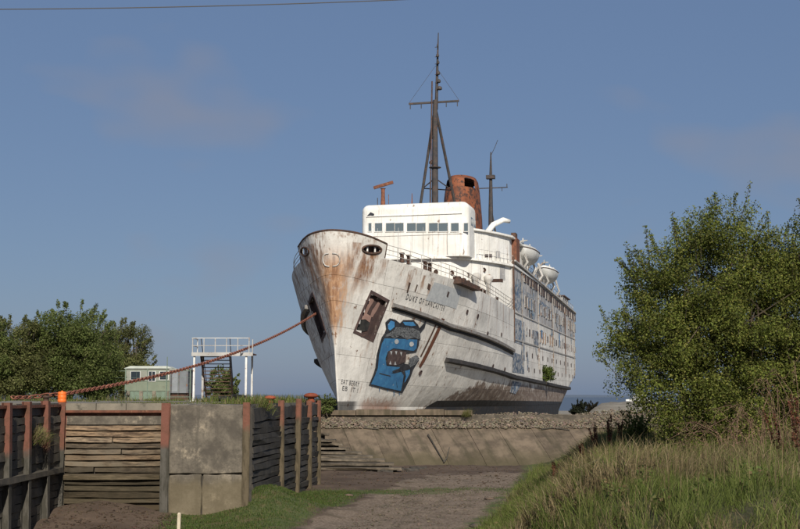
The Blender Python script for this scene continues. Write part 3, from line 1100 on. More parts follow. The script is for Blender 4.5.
# --- deckhouses
def front_plan(s0, half_w, sweep, s_end, pw=3.0, n=20):
    pts = []
    for i in range(n + 1):
        w = -half_w + 2 * half_w * i / n
        pts.append((s0 + sweep * abs(w / half_w) ** pw, w))
    return [(s_end, -half_w)] + pts + [(s_end, half_w)]

lower = MB().prism(front_plan(29.0, 8.45, 9.5, 62)[::-1], 9.3, 14.1).build('lower_deckhouse', M['house'], ship)
MB().prism(front_plan(28.55, 8.8, 9.8, 62)[::-1], 14.1, 14.32).build('bridge_deck_edge', M['house'], ship)
upper = MB().prism(front_plan(29.6, 8.2, 9.0, 52)[::-1], 14.32, 17.3).build('upper_deckhouse', M['house'], ship)
MB().prism(front_plan(29.4, 8.6, 9.2, 52)[::-1], 17.3, 17.5).build('wing_deck_edge', M['house'], ship)

bm = bmesh.new()
bmesh.ops.create_cube(bm, size=1)
bmesh.ops.scale(bm, vec=(4.6, 11.3, 5.63), verts=bm.verts)
bmesh.ops.translate(bm, vec=(29 + 2.3, 0.1, 14.33 + 2.815), verts=bm.verts)
ed = [e for e in bm.edges if not (abs(e.verts[0].co.z - 14.33) < .01 and abs(e.verts[1].co.z - 14.33) < .01)]
bmesh.ops.bevel(bm, geom=ed, offset=0.75, segments=5, affect='EDGES', profile=0.5)
me = bpy.data.meshes.new('wheelhouse')
bm.to_mesh(me)
bm.free()
me.polygons.foreach_set('use_smooth', [True] * len(me.polygons))
me.materials.append(M['house'])
me.set_sharp_from_angle(angle=rad(40))
wheel = link('wheelhouse', me, None, ship)
def plane_x(px, py, xl):
    """where the sight line meets the ship-local plane x = xl"""
    o, d = SHIP_I @ EYE, SHIP_I.to_3x3() @ ray(px, py)
    return o + d * ((xl - o.x) / d.x)
for x0, x1 in ((368.5, 371.5), (375, 382.3), (386, 394.3), (395, 403.6), (407, 415.8), (416.6, 425.6), (429, 437.8), (438.6, 448), (451, 458.8), (464, 468)):
    a, b = plane_x(x0, 223.3, 28.97), plane_x(x1, 231.2, 28.97)
    y0, y1 = min(a.y, b.y), max(a.y, b.y)
    z0, z1 = min(a.z, b.z), max(a.z, b.z)
    wdw = MB().box((28.975, y0, z0), (29.05, y1, z1)).build('bridge_window', M['bridge_glass'], wheel)
    mb = MB()
    t = 0.07
    mb.box((28.93, y0 - t, z0 - t), (29.05, y1 + t, z0)).box((28.93, y0 - t, z1), (29.05, y1 + t, z1 + t))
    mb.box((28.93, y0 - t, z0), (29.05, y0, z1)).box((28.93, y1, z0), (29.05, y1 + t, z1))
    mb.build('window_frame', M['house'], wheel)
MB().box((28.9, -4.9, 18.62), (29.05, 5.1, 18.7)).build('window_eyebrow', M['house'], wheel)
MB().box((28.955, -4.95, 16.55), (29.02, 5.1, 16.6)).build('plate_seam', M['white_rusty'], wheel)
for yy in (-3.4, -.9, 1.7, 3.9):
    MB().box((28.965, yy, 14.5), (29.02, yy + .04, 17.4)).build('plate_seam', M['house_side'], wheel)
# end windows on the rounded corners and sides
for sy in (-1, 1):
    for xx in (30.4, 31.9):
        MB().box((xx, .1 + sy * 5.6, 17.65), (xx + 1.0, .1 + sy * 5.68, 18.45)).build('bridge_window', M['bridge_glass'], wheel)
# black mark and vents on the wheelhouse front
a = plane_x(371, 215, 28.97)
MB().add([(28.96, a.y + .45, a.z - .1), (28.96, a.y + .05, a.z + .3), (28.96, a.y - .35, a.z + .1), (28.96, a.y - .3, a.z - .15), (28.96, a.y, a.z - .05)], [(0, 1, 2, 3, 4)]).build('painted_mark', M['g_black'], wheel)
def on_front(px, py, s0, hw, sweep, pw=3.0):
    o, d = SHIP_I @ EYE, SHIP_I.to_3x3() @ ray(px, py)
    t = (s0 - o.x) / d.x
    for _ in range(25):
        p = o + d * t
        t = (s0 + sweep * min(1, abs(p.y / hw)) ** pw - o.x) / d.x
    return o + d * t
def front_box(name, x0, y0, x1, y1, mat, prm, dep=0.06, parent=None):
    c = [on_front(x, y, *prm) for x, y in ((x0, y0), (x1, y0), (x1, y1), (x0, y1))]
    f = Vector((-dep, 0, 0))
    return MB().hexa([c[3] + f, c[2] + f, c[2] - f, c[3] - f, c[0] + f, c[1] + f, c[1] - f, c[0] - f]).build(name, mat, parent or ship)
UP, LO = (29.6, 8.2, 9.0), (29.0, 8.45, 9.5)
front_box('vent', 485, 254.2, 492, 257.4, M['g_dark'], UP, .05, upper)
front_box('vent', 428, 254, 433, 255.6, M['rust_dark'], UP, .05, upper)
front_box('vent', 446, 254.3, 451, 255.6, M['rust_dark'], UP, .05, upper)
front_box('vent_box', 496, 251, 500, 258, M['house_side'], UP, .08, upper)
front_box('vent_box', 473, 249, 474.5, 256, M['rust_dark'], UP, .06, upper)
front_box('door', 500, 266, 505, 280, M['house_side'], LO, .06, lower)
front_box('locker', 488, 279, 503, 282, M['rust_dark'], LO, .2, lower)
for px_, py_ in ((436, 272), (452, 273), (468, 275), (484, 270)):
    c = on_front(px_, py_, *LO)
    mb = MB()
    mb.tube([(c.x - .06, c.y + .2 * math.cos(q), c.z + .2 * math.sin(q)) for q in np.linspace(0, 2 * math.pi, 13)], 0.05, 5, False)
    mb.add([(c.x - .03, c.y + .2 * math.cos(q), c.z + .2 * math.sin(q)) for q in np.linspace(0, 2 * math.pi, 13)[:-1]], [tuple(range(12))])
    mb.build('porthole', M['rust_dark'], lower)
for px_ in (478, 490):
    c = on_front(px_, 262, *LO)
    MB().lathe((c.x - .9, c.y, 9.9), [(0.2, 0), (0.2, 2.0), (0.45, 2.3), (0.5, 2.7), (0.2, 2.9)], 12).build('ventilator', M['white_rusty'], ship, True)
# rails on bridge deck edge
path = [(s_ + .1, w_, 14.32) for s_, w_ in front_plan(28.6, 8.6, 9.7, 46)[1:-1] if abs(w_) > 5.7 and w_ < 0]
rail(lower, path, 1.0, 9, M['white_steel'], 2, .022)

# --- long side house flush with the hull
S0, S1 = 38.2, 107.0
TOP0, TOP1 = 14.7, 13.3
def ztop(x): return TOP0 + (TOP1 - TOP0) * (x - S0) / (S1 - S0)
def sw(x): return halfx(x, zdeck(x) - 0.05) - 0.04
side_house = MB()
xs = list(np.linspace(S0, S1, 40))
vs, fs = [], []
for x in xs:
    for sd in (-1, 1):
        vs += [(x, sd * (sw(x) - .06), zdeck(x) - .2), (x, sd * (sw(x) - .06), ztop(x))]
for i in range(len(xs) - 1):
    a, b = 4 * i, 4 * i + 4
    fs += [(a, a + 1, b + 1, b), (a + 2, b + 2, b + 3, a + 3), (a + 1, a + 3, b + 3, b + 1)]
fs += [(0, 2, 3, 1), (len(vs) - 4, len(vs) - 3, len(vs) - 1, len(vs) - 2)]
side_house.add(vs, fs)
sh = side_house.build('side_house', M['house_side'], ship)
# wall panels between frames, port side
x = S0
k = 0
while x < S1 - 1:
    x2 = min(x + 3.4, S1)
    for z0f, z1f in ((0.0, 0.5), (0.5, 1.0)):
        rows = []
        for i in range(4):
            xx = x + (x2 - x - .03) * i / 3
            za, zb = zdeck(xx) + .0, ztop(xx)
            lo, hi = za + (zb - za) * z0f, za + (zb - za) * z1f - .03
            y = sw(xx) + R.uniform(-.012, .012)
            rows.append([Vector((xx, -(y - .05), lo)), Vector((xx, -y, lo)), Vector((xx, -y, (lo + hi) / 2)), Vector((xx, -y, hi)), Vector((xx, -(y - .05), hi))])
        link('wall_panel', grid_mesh('wall_panel', rows, M['house_side'], False, True), None, sh)
    x = x2
# windows: boat-deck openings, promenade windows, portholes
win_pane = MB().box((-.5, -.03, -.5), (.5, .03, .5)).mesh('window', M['g_dark'])
win_glass = MB().box((-.5, -.03, -.5), (.5, .03, .5)).mesh('window', M['glass'])
win_board = MB().box((-.5, -.03, -.5), (.5, .03, .5)).mesh('boarded_window', worn('orange_board', (0.42, 0.21, 0.09), (0.36, 0.17, 0.07), None, 2))
frame_me = MB().box((-.56, -.05, -.58), (-.5, .05, .58)).box((.5, -.05, -.58), (.56, .05, .58)).box((-.5, -.05, .5), (.5, .05, .58)).box((-.5, -.05, -.58), (.5, .05, -.5)).mesh('window_frame', M['frame_grey'])
def window(x, z, w, h, me, framed=True):
    y = -(halfx(x, min(z, zdeck(x) - .05)) + .0)
    o = link(me.name.split('.')[0], me, None, sh)
    o.location = (x, y - .01, z)
    o.scale = (w, 1, h)
    if framed:
        f = link('window_frame', frame_me, None, sh)
        f.location = (x, y - .01, z)
        f.scale = (w, 1, h)
x = 47.0
i = 0
while x < 105:
    window(x, ztop(x) - 0.75, 1.5, 1.0, win_pane, i % 3 != 1)
    if i % 7 != 4: window(x + R.uniform(-.2, .2), 11.0, R.uniform(.9, 1.2), R.uniform(1.0, 1.3), R.choice([win_glass, win_pane, win_glass]))
    me_ = win_board if i in (5, 6, 7, 9, 10) else R.choice([win_glass, win_pane])
    window(x + .6, 7.6, 0.8, 1.3 if me_ is win_board else 0.8, me_, me_ is not win_pane)
    if i % 2 == 0: window(x + .3, 5.0, 0.55, 0.55, win_pane, False)
    if i % 2 == 1: window(x - .3, 3.3, 0.5, 0.5, win_pane, False)
    x += 2.45
    i += 1
# half-peeled paint tags on the forward end of the side house
def side_poly(name, pts, mat, off=.03):
    vs = []
    for px_, py_ in pts:
        o, d = SHIP_I @ EYE, SHIP_I.to_3x3() @ ray(px_, py_)
        t = (-8.7 - o.y) / d.y
        p = o + d * t
        vs.append((p.x, -(sw(p.x) + off), p.z))
    me = bpy.data.meshes.new(name)
    me.from_pydata(vs, [], [tuple(range(len(vs)))])
    me.materials.append(mat)
    link(name, me, None, sh)
side_poly('painted_tag', [(514.5, 282), (519, 279), (524, 288), (524, 303), (519, 313), (514.5, 306)], M['g_side'])
side_poly('painted_tag', [(527, 292), (534, 296), (536, 312), (530, 314)], M['g_side'])
side_poly('painted_tag', [(540, 300), (550, 308), (551, 318), (542, 316)], M['g_side'])
decal('painted_tag', [(514.5, 318), (524, 322), (524.5, 346), (514, 342)], M['g_side'], 0.03)
decal('painted_tag', [(533, 330), (539, 332), (540, 346), (534, 344)], M['g_side'], 0.03)
M['g_teal'] = worn('teal_spray', (0.10, 0.22, 0.30), (0.07, 0.15, 0.24), (0.42, 0.42, 0.41), 1.0, 0.7, (0.46, 0.54), 0.1, (0.3, 0.3, 0.3))
RT = random.Random(5)
for i in range(15):
    cx = RT.uniform(40, 62) if i < 8 else RT.uniform(60, 100)
    cz = RT.uniform(3.2, 12.8)
    rx, rz = RT.uniform(.5, 1.6), RT.uniform(.5, 1.5)
    pts = []
    for k in range(9):
        q = 2 * math.pi * k / 9
        rr = RT.uniform(.55, 1.15)
        xx, zz = cx + rx * rr * math.cos(q), cz + rz * rr * math.sin(q)
        pts.append((xx, -(halfx(xx, min(zz, zdeck(xx) - .05)) + .02), zz))
    me = bpy.data.meshes.new('painted_tag')
    me.from_pydata(pts, [], [tuple(range(9))])
    me.materials.append(RT.choice([M['g_side'], M['g_teal'], M['g_side'], M['g_blue'], M['rust_dark'], M['g_white']]))
    link('painted_tag', me, None, sh)
# rusty corner post and downpipes
MB().bar((S0 + .05, -(sw(S0) + .03), 6.0), (S0 + .05, -(sw(S0) + .03), 15.2), .22, .2).build('corner_post', M['rust_dark'], ship)
for x in (44, 58, 73, 88, 101):
    mb = MB().tube([(x, -(sw(x) + .1), ztop(x) - .3), (x + .05, -(sw(x) + .1), 3.5)], .07, 5)
    mb.build('downpipe', R.choice([M['rust_dark'], M['frame_grey'], M['frame_grey']]), ship)
# thin deck edges along the side
for zf in (9.25, 6.3):
    mb = MB()
    xs_ = np.linspace(S0, 107, 30)
    for a, b in zip(xs_, xs_[1:]):
        mb.bar((a, -(halfx(a, zf) + .03), zf), (b, -(halfx(b, zf) + .03), zf), .12, .14)
    mb.build('deck_edge', M['white_rusty'], ship)
mb = MB()
xs_ = np.linspace(S0, S1, 30)
for a, b in zip(xs_, xs_[1:]):
    mb.bar((a, -(sw(a) + .05), ztop(a) + .05), (b, -(sw(b) + .05), ztop(b) + .05), .5, .16)
mb.build('boat_deck_edge', M['white_rusty'], ship)
rail(ship, [(x, -(sw(x) - .1), ztop(x) + .1) for x in np.linspace(46, 106, 16)], 1.0, 26, M['white_rusty'], 2, .03)
# aft house and rusty box on the boat deck
MB().box((96, -7.6, 13.3), (104, -4.5, 15.6)).build('aft_deckhouse', M['white_rusty'], ship)
MB().box((95.7, -7.9, 15.6), (104.3, -4.2, 15.75)).build('aft_house_roof', M['rust_dark'], ship)
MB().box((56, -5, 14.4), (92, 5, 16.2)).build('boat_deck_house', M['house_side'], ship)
MB().box((40.3, -8.75, 14.9), (42.6, -7.9, 17.5)).build('rusty_locker', M['rust'], ship)
MB().box((40.6, -8.6, 17.5), (42.0, -8.1, 18.1)).build('rusty_locker', M['rust_dark'], ship)

# davits (parts of the ship)
def davit(x):
    mb = MB()
    y0 = -(sw(x) - 1.6)
    z = ztop(x)
    P = [(x, y0 + .4, z), (x, y0 + .2, z + 1.5), (x, y0 - .5, z + 2.8), (x, y0 - 1.3, z + 3.5), (x, y0 - 1.95, z + 3.55)]
    for a, b, wa, wb in zip(P, P[1:], (.34, .32, .28, .2), (.32, .28, .2, .1)): mb.bar(a, b, wa, wa * 1.2, (1, 0, 0), wb, wb * 1.2)
    mb.bar((x, y0 + .6, z), (x, y0 - .9, z + .1), .5, .5)
    mb.tube([(x, y0 - 1.2, z), (x, y0 - 1.9, z + 1.0), (x, y0 - 1.4, z + 2.6)], .16, 6)
    return mb.build('davit', M['white_rusty'], ship)
for x in (47.2, 54.0, 60.5, 66.8, 73.0, 79.2): davit(x)
mb = MB()
mb.tube([(38.8, -5.2, 17.3), (39.6, -6.3, 18.9), (40.3, -7.3, 19.5), (40.9, -7.9, 19.4)], [.3, .32, .3, .22], 8)
mb.build('davit', M['house'], ship, True)

# --- radar pedestal, masts, funnel
mb = MB()
c = plane_x(383, 203, 31)
mb.lathe((31, c.y, 19.9), [(.32, 0), (.25, .3), (.2, 1.2), (.2, 1.9), (.3, 2.0)], 10)
rad_ = mb.build('radar_pedestal', M['rust'], ship)
MB().bar((31.0, c.y + 1.0, 22.0), (30.9, c.y - 1.1, 22.5), .22, .3).build('radar_scanner', M['rust'], ship)
MB().bar((31.4, c.y + .7, 19.9), (31.4, c.y + .7, 21), .07).build('aerial', M['mast'], ship)
MB().bar((31.4, c.y - .5, 19.9), (31.4, c.y - .5, 21.3), .05).build('aerial', M['rust'], ship)
c2 = plane_x(412, 203, 33)
MB().bar((33, c2.y, 19.9), (33, c2.y, 21.6), .16, .16, w2=.05, h2=.05).build('aerial', M['rust'], ship)

MX = 36.5
MY = -.45
mb = MB()
mb.tube([(MX, MY, 15.2), (MX + .2, MY, 26), (MX + .4, MY, 32.5)], [.4, .34, .26], 10)
mb.tube([(MX + .4, MY - .12, 31.5), (MX + .6, MY - .2, 36), (MX + .8, MY - .3, 40.2)], [.2, .14, .05], 8)
fm = mb.build('foremast', M['mast'], ship)
MB().tube([(MX - .3, MY + .45, 19.9), (MX + .2, MY + .3, 34.6)], .08, 6).build('mast_ladder', M['rust_dark'], ship)
for y, x in ((2.0, MX + 1.2), (-2.6, MX + 4.5)):
    MB().tube([(MX + .4, MY, 31.8), (x, y, 17.4)], .16, 7).build('mast_leg', M['mast'], ship)
q1, q2 = Vector((MX + .4, MY, 31.8)).lerp(Vector((MX + 1.2, 2.0, 17.4)), .62), Vector((MX + .4, MY, 31.8)).lerp(Vector((MX + 4.5, -2.6, 17.4)), .62)
mb = MB().tube([q1, q2], .07, 5).tube([q1, (MX + .2, MY, 23.8)], .07, 5).tube([q2, (MX + .2, MY, 23.8)], .07, 5)
mb.build('mast_brace', M['mast'], ship)
ya, yb = plane_x(409, 100, MX + .6), plane_x(459, 100, MX + .6)
mb = MB().bar((MX + .55, ya.y, 32.3), (MX + .55, yb.y, 32.3), .2, .2)
for k in (0.03, .25, .75, .97):
    yy = ya.y + (yb.y - ya.y) * k
    mb.bar((MX + .5, yy, 32.3), (MX + .5, yy, 31.7), .08)
mb.build('crosstree', M['mast'], ship)
mb = MB()
for yy in (ya.y, yb.y): mb.tube([(MX + .6, yy, 32.4), (MX + .6, MY, 36.4)], .018, 4)
mb.build('rigging_wire', M['mast'], ship)
for z, dy, sx in ((33.6, -.5, .3), (34.4, -.42, .22), (35.3, -.35, .22), (36.5, -.35, .16), (37.3, -.3, .18), (38.4, -.3, .1), (25.4, .4, .3), (28.2, .3, .2)):
    mb = MB().lathe((MX + .35, MY + dy, z), [(sx * .5, 0), (sx, .08), (sx * .9, .3), (sx * .4, .42)], 8)
    mb.bar((MX + .35, MY, z + .05), (MX + .35, MY + dy, z + .05), .06)
    mb.build('mast_fitting', M['mast'], ship)
MB().lathe((MX + .2, MY, 24.9), [(.4, 0), (.68, .05), (.68, .1), (.4, .14)], 12).build('mast_platform', M['mast'], ship)

FX = 54.3
def oval_ring(cx, a, b, z, n=28): return [(cx + a * math.cos(2 * math.pi * k / n), b * math.sin(2 * math.pi * k / n), z) for k in range(n)]
mb = MB()
prof = [(15.9, 4.4, 2.45), (19.9, 4.25, 2.42)]
n = 28
rings = [oval_ring(FX, a, b, z) for z, a, b in prof]
for i in range(len(rings) - 1):
    mb.add(rings[i] + rings[i + 1], [(k, (k + 1) % n, n + (k + 1) % n, n + k) for k in range(n)])
mb.build('funnel_base', M['funnel_grey'], ship, True)
prof = [(19.9, 4.28, 2.46), (22.0, 4.15, 2.36), (24.2, 3.9, 2.16), (25.4, 3.7, 2.04), (26.5, 3.4, 1.85), (26.95, 3.0, 1.6), (27.1, 2.3, 1.2)]
mb = MB()
rings = [oval_ring(FX + .12 * i, a, b, z) for i, (z, a, b) in enumerate(prof)]
for i in range(len(rings) - 1):
    fs = []
    for k in range(n):
        if i == 3 and (k % 7 in (2, 3, 4)) and k not in range(0, 2): continue
        fs.append((k, (k + 1) % n, n + (k + 1) % n, n + k))
    mb.add(rings[i] + rings[i + 1], fs)
mb.add(rings[-1], [tuple(range(n))])
mb.build('funnel', M['funnel'], ship, True)
MB().lathe((FX - 4.2, .2, 21.3), [(.5, 0), (.65, .25), (.5, .5)], 12).build('funnel_boss', M['orange'] if False else M['rust'], ship, True)
MB().tube([(FX - 1, .3, 22), (FX - .5, .3, 27.0)], .5, 10).build('uptake_pipe', M['rust_dark'], ship)

AXM = 75.0
mb = MB().tube([(AXM, 0, 14.5), (AXM + .3, 0, 26), (AXM + .6, 0, 31.5), (AXM + .8, 0, 34.5)], [.42, .32, .2, .08], 8)
mb.build('mainmast', M['mast'], ship)
for y in (1.5, -1.7): MB().tube([(AXM + .3, 0, 26.5), (AXM + 3.0, y, 15)], .14, 6).build('mast_leg', M['mast'], ship)
mb = MB().bar((AXM + .4, 1.9, 29.3), (AXM + .4, -2.4, 29.3), .13)
mb.bar((AXM + .4, -2.3, 29.3), (AXM + .4, -2.3, 29.8), .1).bar((AXM + .4, -1.6, 29.3), (AXM + .4, -1.6, 28.8), .08)
mb.build('crosstree', M['mast'], ship)
MB().box((AXM, -.6, 30.6), (AXM + .8, .6, 31.1)).build('mast_fitting', M['mast'], ship)
MB().tube([(AXM + .8, 0, 34), (AXM + .8, -.6, 35.2), (AXM + .8, -1, 36.2)], .04, 4).build('aerial', M['mast'], ship)

# --- lifeboats hang in the davits: things of their own
def lifeboat(cx, label):
    z = ztop(cx) + 2.55
    y = -(sw(cx) - .25)
    root = empty('lifeboat', SHIP_M @ Vector((cx, y, z - 1.3)), SHIP_RZ, label, 'lifeboat', 'lifeboats on the port boat deck')
    n = 22
    Lh, Bw = 3.9, 1.42
    rows = []
    for i in range(n + 1):
        u = -1 + 2 * i / n
        f = (1 - abs(u) ** 2.6) ** 0.75
        rows.append([(u * Lh, Bw * f * math.sin(t) * (1 if True else 0), 1.35 - 1.5 * f ** .6 * math.cos(t) + .25 * u * u) for t in np.linspace(-math.pi / 2, math.pi / 2, 15)])
    link('boat_hull', grid_mesh('boat_hull', rows, M['boat']), None, root)
    rows = []
    for i in range(n + 1):
        u = -1 + 2 * i / n
        f = (1 - abs(u) ** 2.6) ** 0.75
        rows.append([(u * Lh, Bw * f * 0.98 * math.sin(t), 1.37 + .25 * u * u + .62 * f ** .5 * math.cos(t)) for t in np.linspace(-math.pi / 2, math.pi / 2, 11)])
    link('boat_cover', grid_mesh('boat_cover', rows, M['boat']), None, root)
    mb = MB()
    for sd in (-1, 1):
        mb.tube([(-Lh + 2 * Lh * i / n, sd * Bw * (1 - abs(-1 + 2 * i / n) ** 2.6) ** .75, 1.36 + .25 * (-1 + 2 * i / n) ** 2) for i in range(n + 1)], .06, 5)
    mb.build('gunwale', M['rust_dark'], root)
    for sx in (-2.9, 2.9):
        MB().bar((sx, 0, 1.6), (sx, 0, 2.7), .14).build('lifting_hook', M['white_rusty'], root)
lifeboat(50.6, 'white lifeboat with domed cover nearest the bridge, high on the ship')
lifeboat(70.0, 'smaller-looking white lifeboat further aft, over the rows of windows')

# ================================================================== TERRAIN AND SETTING
def smooth(a, b, x):
    t = np.clip((x - a) / (b - a), 0, 1)
    return t * t * (3 - 2 * t)

def toe(Y):
    return np.interp(Y, [-5, 8, 18, 30, 42, 75, 95], [1.0, 0.6, 0.6, 0.75, 2.9, 8.6, 10])

def H(X, Y):
    X, Y = np.asarray(X, float), np.asarray(Y, float)
    base = -4.4 + 0.05 * np.sin(X * .7 + Y * .3) + .04 * np.sin(Y * .9 - X * .4)
    base = base + .75 * np.exp(-(((X + 11.5) / 2.6) ** 2 + ((Y - 46) / 3.2) ** 2))          # mud banked into the corner
    base = base + 1.12 * np.exp(-(((X + 5.3) / 1.7) ** 2 + ((Y - 48.8) / 3.9) ** 2))        # turf mound by the pier
    base = base + .18 * np.exp(-(((X + 1) / 6) ** 2 + ((Y - 62) / 7) ** 2))
    for o_ in (1.3, 3.1):
        base = base - .07 * np.exp(-((X - (-3.9 + .17 * (Y - 42)) - o_ - .3 * np.sin(Y * .23)) / .28) ** 2) * smooth(36, 40, Y) * smooth(70, 62, Y)
    b = smooth(0, 4.8, X - toe(Y))
    crest = -1.72 + .012 * (np.clip(X, 0, 40) - 8) + .25 * np.sin(X * .55 + 1) * np.sin(Y * .21) - 1.3 * smooth(52, 76, Y)
    crest = np.where(Y < 30, crest - .05 * (30 - Y) * smooth(9, 0, X) , crest)
    z = base * (1 - b) + crest * b
    return z

# ground sheet in front of the quays: denser near the middle
gx = np.concatenate([np.linspace(-60, -16, 12), np.linspace(-15, 18, 125), np.linspace(19, 70, 18)])
gy = np.concatenate([np.linspace(-30, 12, 10), np.linspace(13, 88, 230)])
XX, YY = np.meshgrid(gx, gy, indexing='ij')
ZZ = H(XX, YY)
amp = .06 * (YY > 12)
ZZ = ZZ + amp * np.array([[mnoise.noise((x * 1.7, y * 1.7, 0)) for y in gy] for x in gx])
verts = np.stack([XX, YY, ZZ], -1).reshape(-1, 3)
nx, ny = len(gx), len(gy)
ii, jj = np.meshgrid(np.arange(nx - 1), np.arange(ny - 1), indexing='ij')
a_ = (ii * ny + jj).ravel()
faces = np.stack([a_, a_ + ny, a_ + ny + 1, a_ + 1], -1)
bw = smooth(-.2, .9, XX - toe(YY))
# turf: a tongue beside the pier and wall foot, curving across to the right
NZ1 = np.array([[mnoise.noise((x * .45, y * .3, 7)) + .5 * mnoise.noise((x * 1.3, y * .9, 9)) for y in gy] for x in gx])
def edge(Y): return -3.9 + .17 * (Y - 42)
tl = smooth(.9, -1.6, XX - edge(YY) + NZ1 * 1.0) * smooth(62, 56, YY) * smooth(-9.0, -7.8, XX) * smooth(36, 40, YY)
tl = np.maximum(tl, smooth(3.0, .5, np.abs(YY - (59 + .1 * XX))) * smooth(-6.5, -4, XX) * .55)
tl = np.maximum(tl, smooth(1.6, .2, np.abs(XX - toe(YY) + .3)) * .6) + NZ1 * .3 * smooth(38, 44, YY) * smooth(66, 58, YY)
pl = smooth(-.9, 1.0, XX - edge(YY) + NZ1 * .8) * smooth(80, 66, YY)
cols = np.stack([tl, pl, bw], -1).reshape(-1, 3)
gm = fast_mesh('ground', verts, faces, M['ground'], cols, True)
tag(link('ground', gm), kind='structure')

# sea to the horizon, and a low far shore
g = G('sea_water')
g.bump(g.noise(g.scale(g.pos(), (.06, .3, 1)), 1, 6), .12, .3)
M['sea'] = g.fin((0.07, 0.085, 0.105), 0.38, 0, 0.4)
tag(MB().add([(-30000, 60, -5.2), (30000, 60, -5.2), (30000, 42000, -5.2), (-30000, 42000, -5.2)], [(0, 1, 2, 3)]).build('sea', M['sea']), kind='structure')
mb = MB()
P = []
for i in range(120):
    x = -2600 + i * 60
    h = 5 + 7 * abs(mnoise.noise((i * .11, 3, 0))) + 3 * mnoise.noise((i * .5, 8, 0))
    P.append((x, h * (1 if i > 2 else .1)))
vs = [(x, 5200, -6) for x, h in P] + [(x, 5500, h) for x, h in P] + [(x, 5900, -6) for x, h in P]
n = len(P)
mb.add(vs, [(i, i + 1, n + i + 1, n + i) for i in range(n - 1)] + [(n + i, n + i + 1, 2 * n + i + 1, 2 * n + i) for i in range(n - 1)])
tag(mb.build('far_shore', G('far_land').fin((.11, .14, .18), .9)), kind='structure')

# raised quay on the left: top sheet with a skirt
def slab(name, poly, z0, z1, mat):
    o = MB().prism(poly, z0, z1).build(name, mat)
    return tag(o, kind='structure')
LX = -12.95           # left wall face
BY = 46.0             # back wall face
PXL, PXR = -8.9, -5.95
WA, WB = Vector((-6.0, 48.2, 0)), Vector((-4.35, 63.0, 0))
quay_poly = [(-90, 8), (LX - .35, 8), (LX - .35, BY + .55), (PXL, BY + .55), (PXL, BY + .9), (-6.6, BY + .9), (-6.5, 48.2), (-4.85, 63.4), (-5.4, 64.5), (-6.4, 88), (-7.2, 140), (-90, 140)]
slab('quay_ground', quay_poly, -5, -.02, M['gravel_top'])
slab('ship_berth', [(-7.0, 90.2), (60, 90.2), (75, 240), (-7.0, 240)], -5, -2.6, M['gravel_top'])

bx_, by_ = np.linspace(11, 75, 60), np.linspace(89.2, 135, 30)
BX, BYY = np.meshgrid(bx_, by_, indexing='ij')
BZ = -2.7 + 2.4 * smooth(0, 3.5, BX - 11.5 - .24 * (BYY - 93)) * smooth(89, 104, BYY) * smooth(136, 118, BYY) + .22 * np.array([[mnoise.noise((x * .8, y * .5, 2)) for y in by_] for x in bx_])
vv = np.stack([BX, BYY, BZ], -1).reshape(-1, 3)
i2, j2 = np.meshgrid(np.arange(59), np.arange(29), indexing='ij')
q_ = (i2 * 30 + j2).ravel()
tag(link('shore_bank', fast_mesh('shore_bank', vv, np.stack([q_, q_ + 30, q_ + 31, q_ + 1], -1), M['gravel_top'], None, True)), kind='structure')

# ================================================================== TIMBER WALLS
def plank_meshes(n=5):
    out = []
    for i in range(n):
        bm = bmesh.new()
        bmesh.ops.create_cube(bm, size=1)
        bmesh.ops.subdivide_edges(bm, edges=[e for e in bm.edges if abs(e.verts[0].co.x - e.verts[1].co.x) > .5], cuts=3)
        for v in bm.verts:
            v.co.y += R.uniform(-.14, .14)
            v.co.z += R.uniform(-.11, .11)
            if abs(v.co.x) > .49: v.co.x += R.uniform(-.01, .0) * (1 if v.co.x > 0 else -1)
        me = bpy.data.meshes.new('plank')
        bm.to_mesh(me)
        bm.free()
        out.append(me)
    return out
PL = {}
for key in ('plank', 'tar', 'tar2', 'timber_old'):
    PL[key] = plank_meshes()
    for me in PL[key]: me.materials.append(M[key])
def plank(parent, key, p, q, h, th, tilt=0.0, name='plank'):
    """beam from p to q (world); h tall, th thick; parent empties are unrotated"""
    p, q = Vector(p), Vector(q)
    d = (q - p)
    o = link(name, R.choice(PL[key]), None, parent)
    c = (p + q) / 2
    X = d.normalized()
    Y = Vector((0, 0, 1)).cross(X).normalized()
    Zv = X.cross(Y)
    m = Matrix((X, Y, Zv)).transposed().to_4x4() @ Matrix.Rotation(tilt, 4, 'X') @ Matrix.Diagonal((d.length, th, h, 1))
    o.matrix_local = Matrix.Translation(c - parent.location) @ m
    return o
def hbeam(parent, base, top, w, d, mat, name='post', ang=0):
    """rolled steel section: two flanges and a web"""
    base, top = Vector(base) - parent.location, Vector(top) - parent.location
    ax = (top - base)
    ca, sa = math.cos(ang), math.sin(ang)
    mb = MB()
    def bx(x0, x1, y0, y1):
        pts = []
        for e in (base, top):
            for x, y in ((x0, y0), (x1, y0), (x1, y1), (x0, y1)):
                pts.append(e + Vector((x * ca - y * sa, x * sa + y * ca, 0)))
        mb.hexa(pts)
    t = .03
    bx(-w / 2, w / 2, -d / 2, -d / 2 + t)
    bx(-w / 2, w / 2, d / 2 - t, d / 2)
    bx(-t / 2, t / 2, -d / 2 + t + .001, d / 2 - t - .001)
    return mb.build(name, mat, parent)

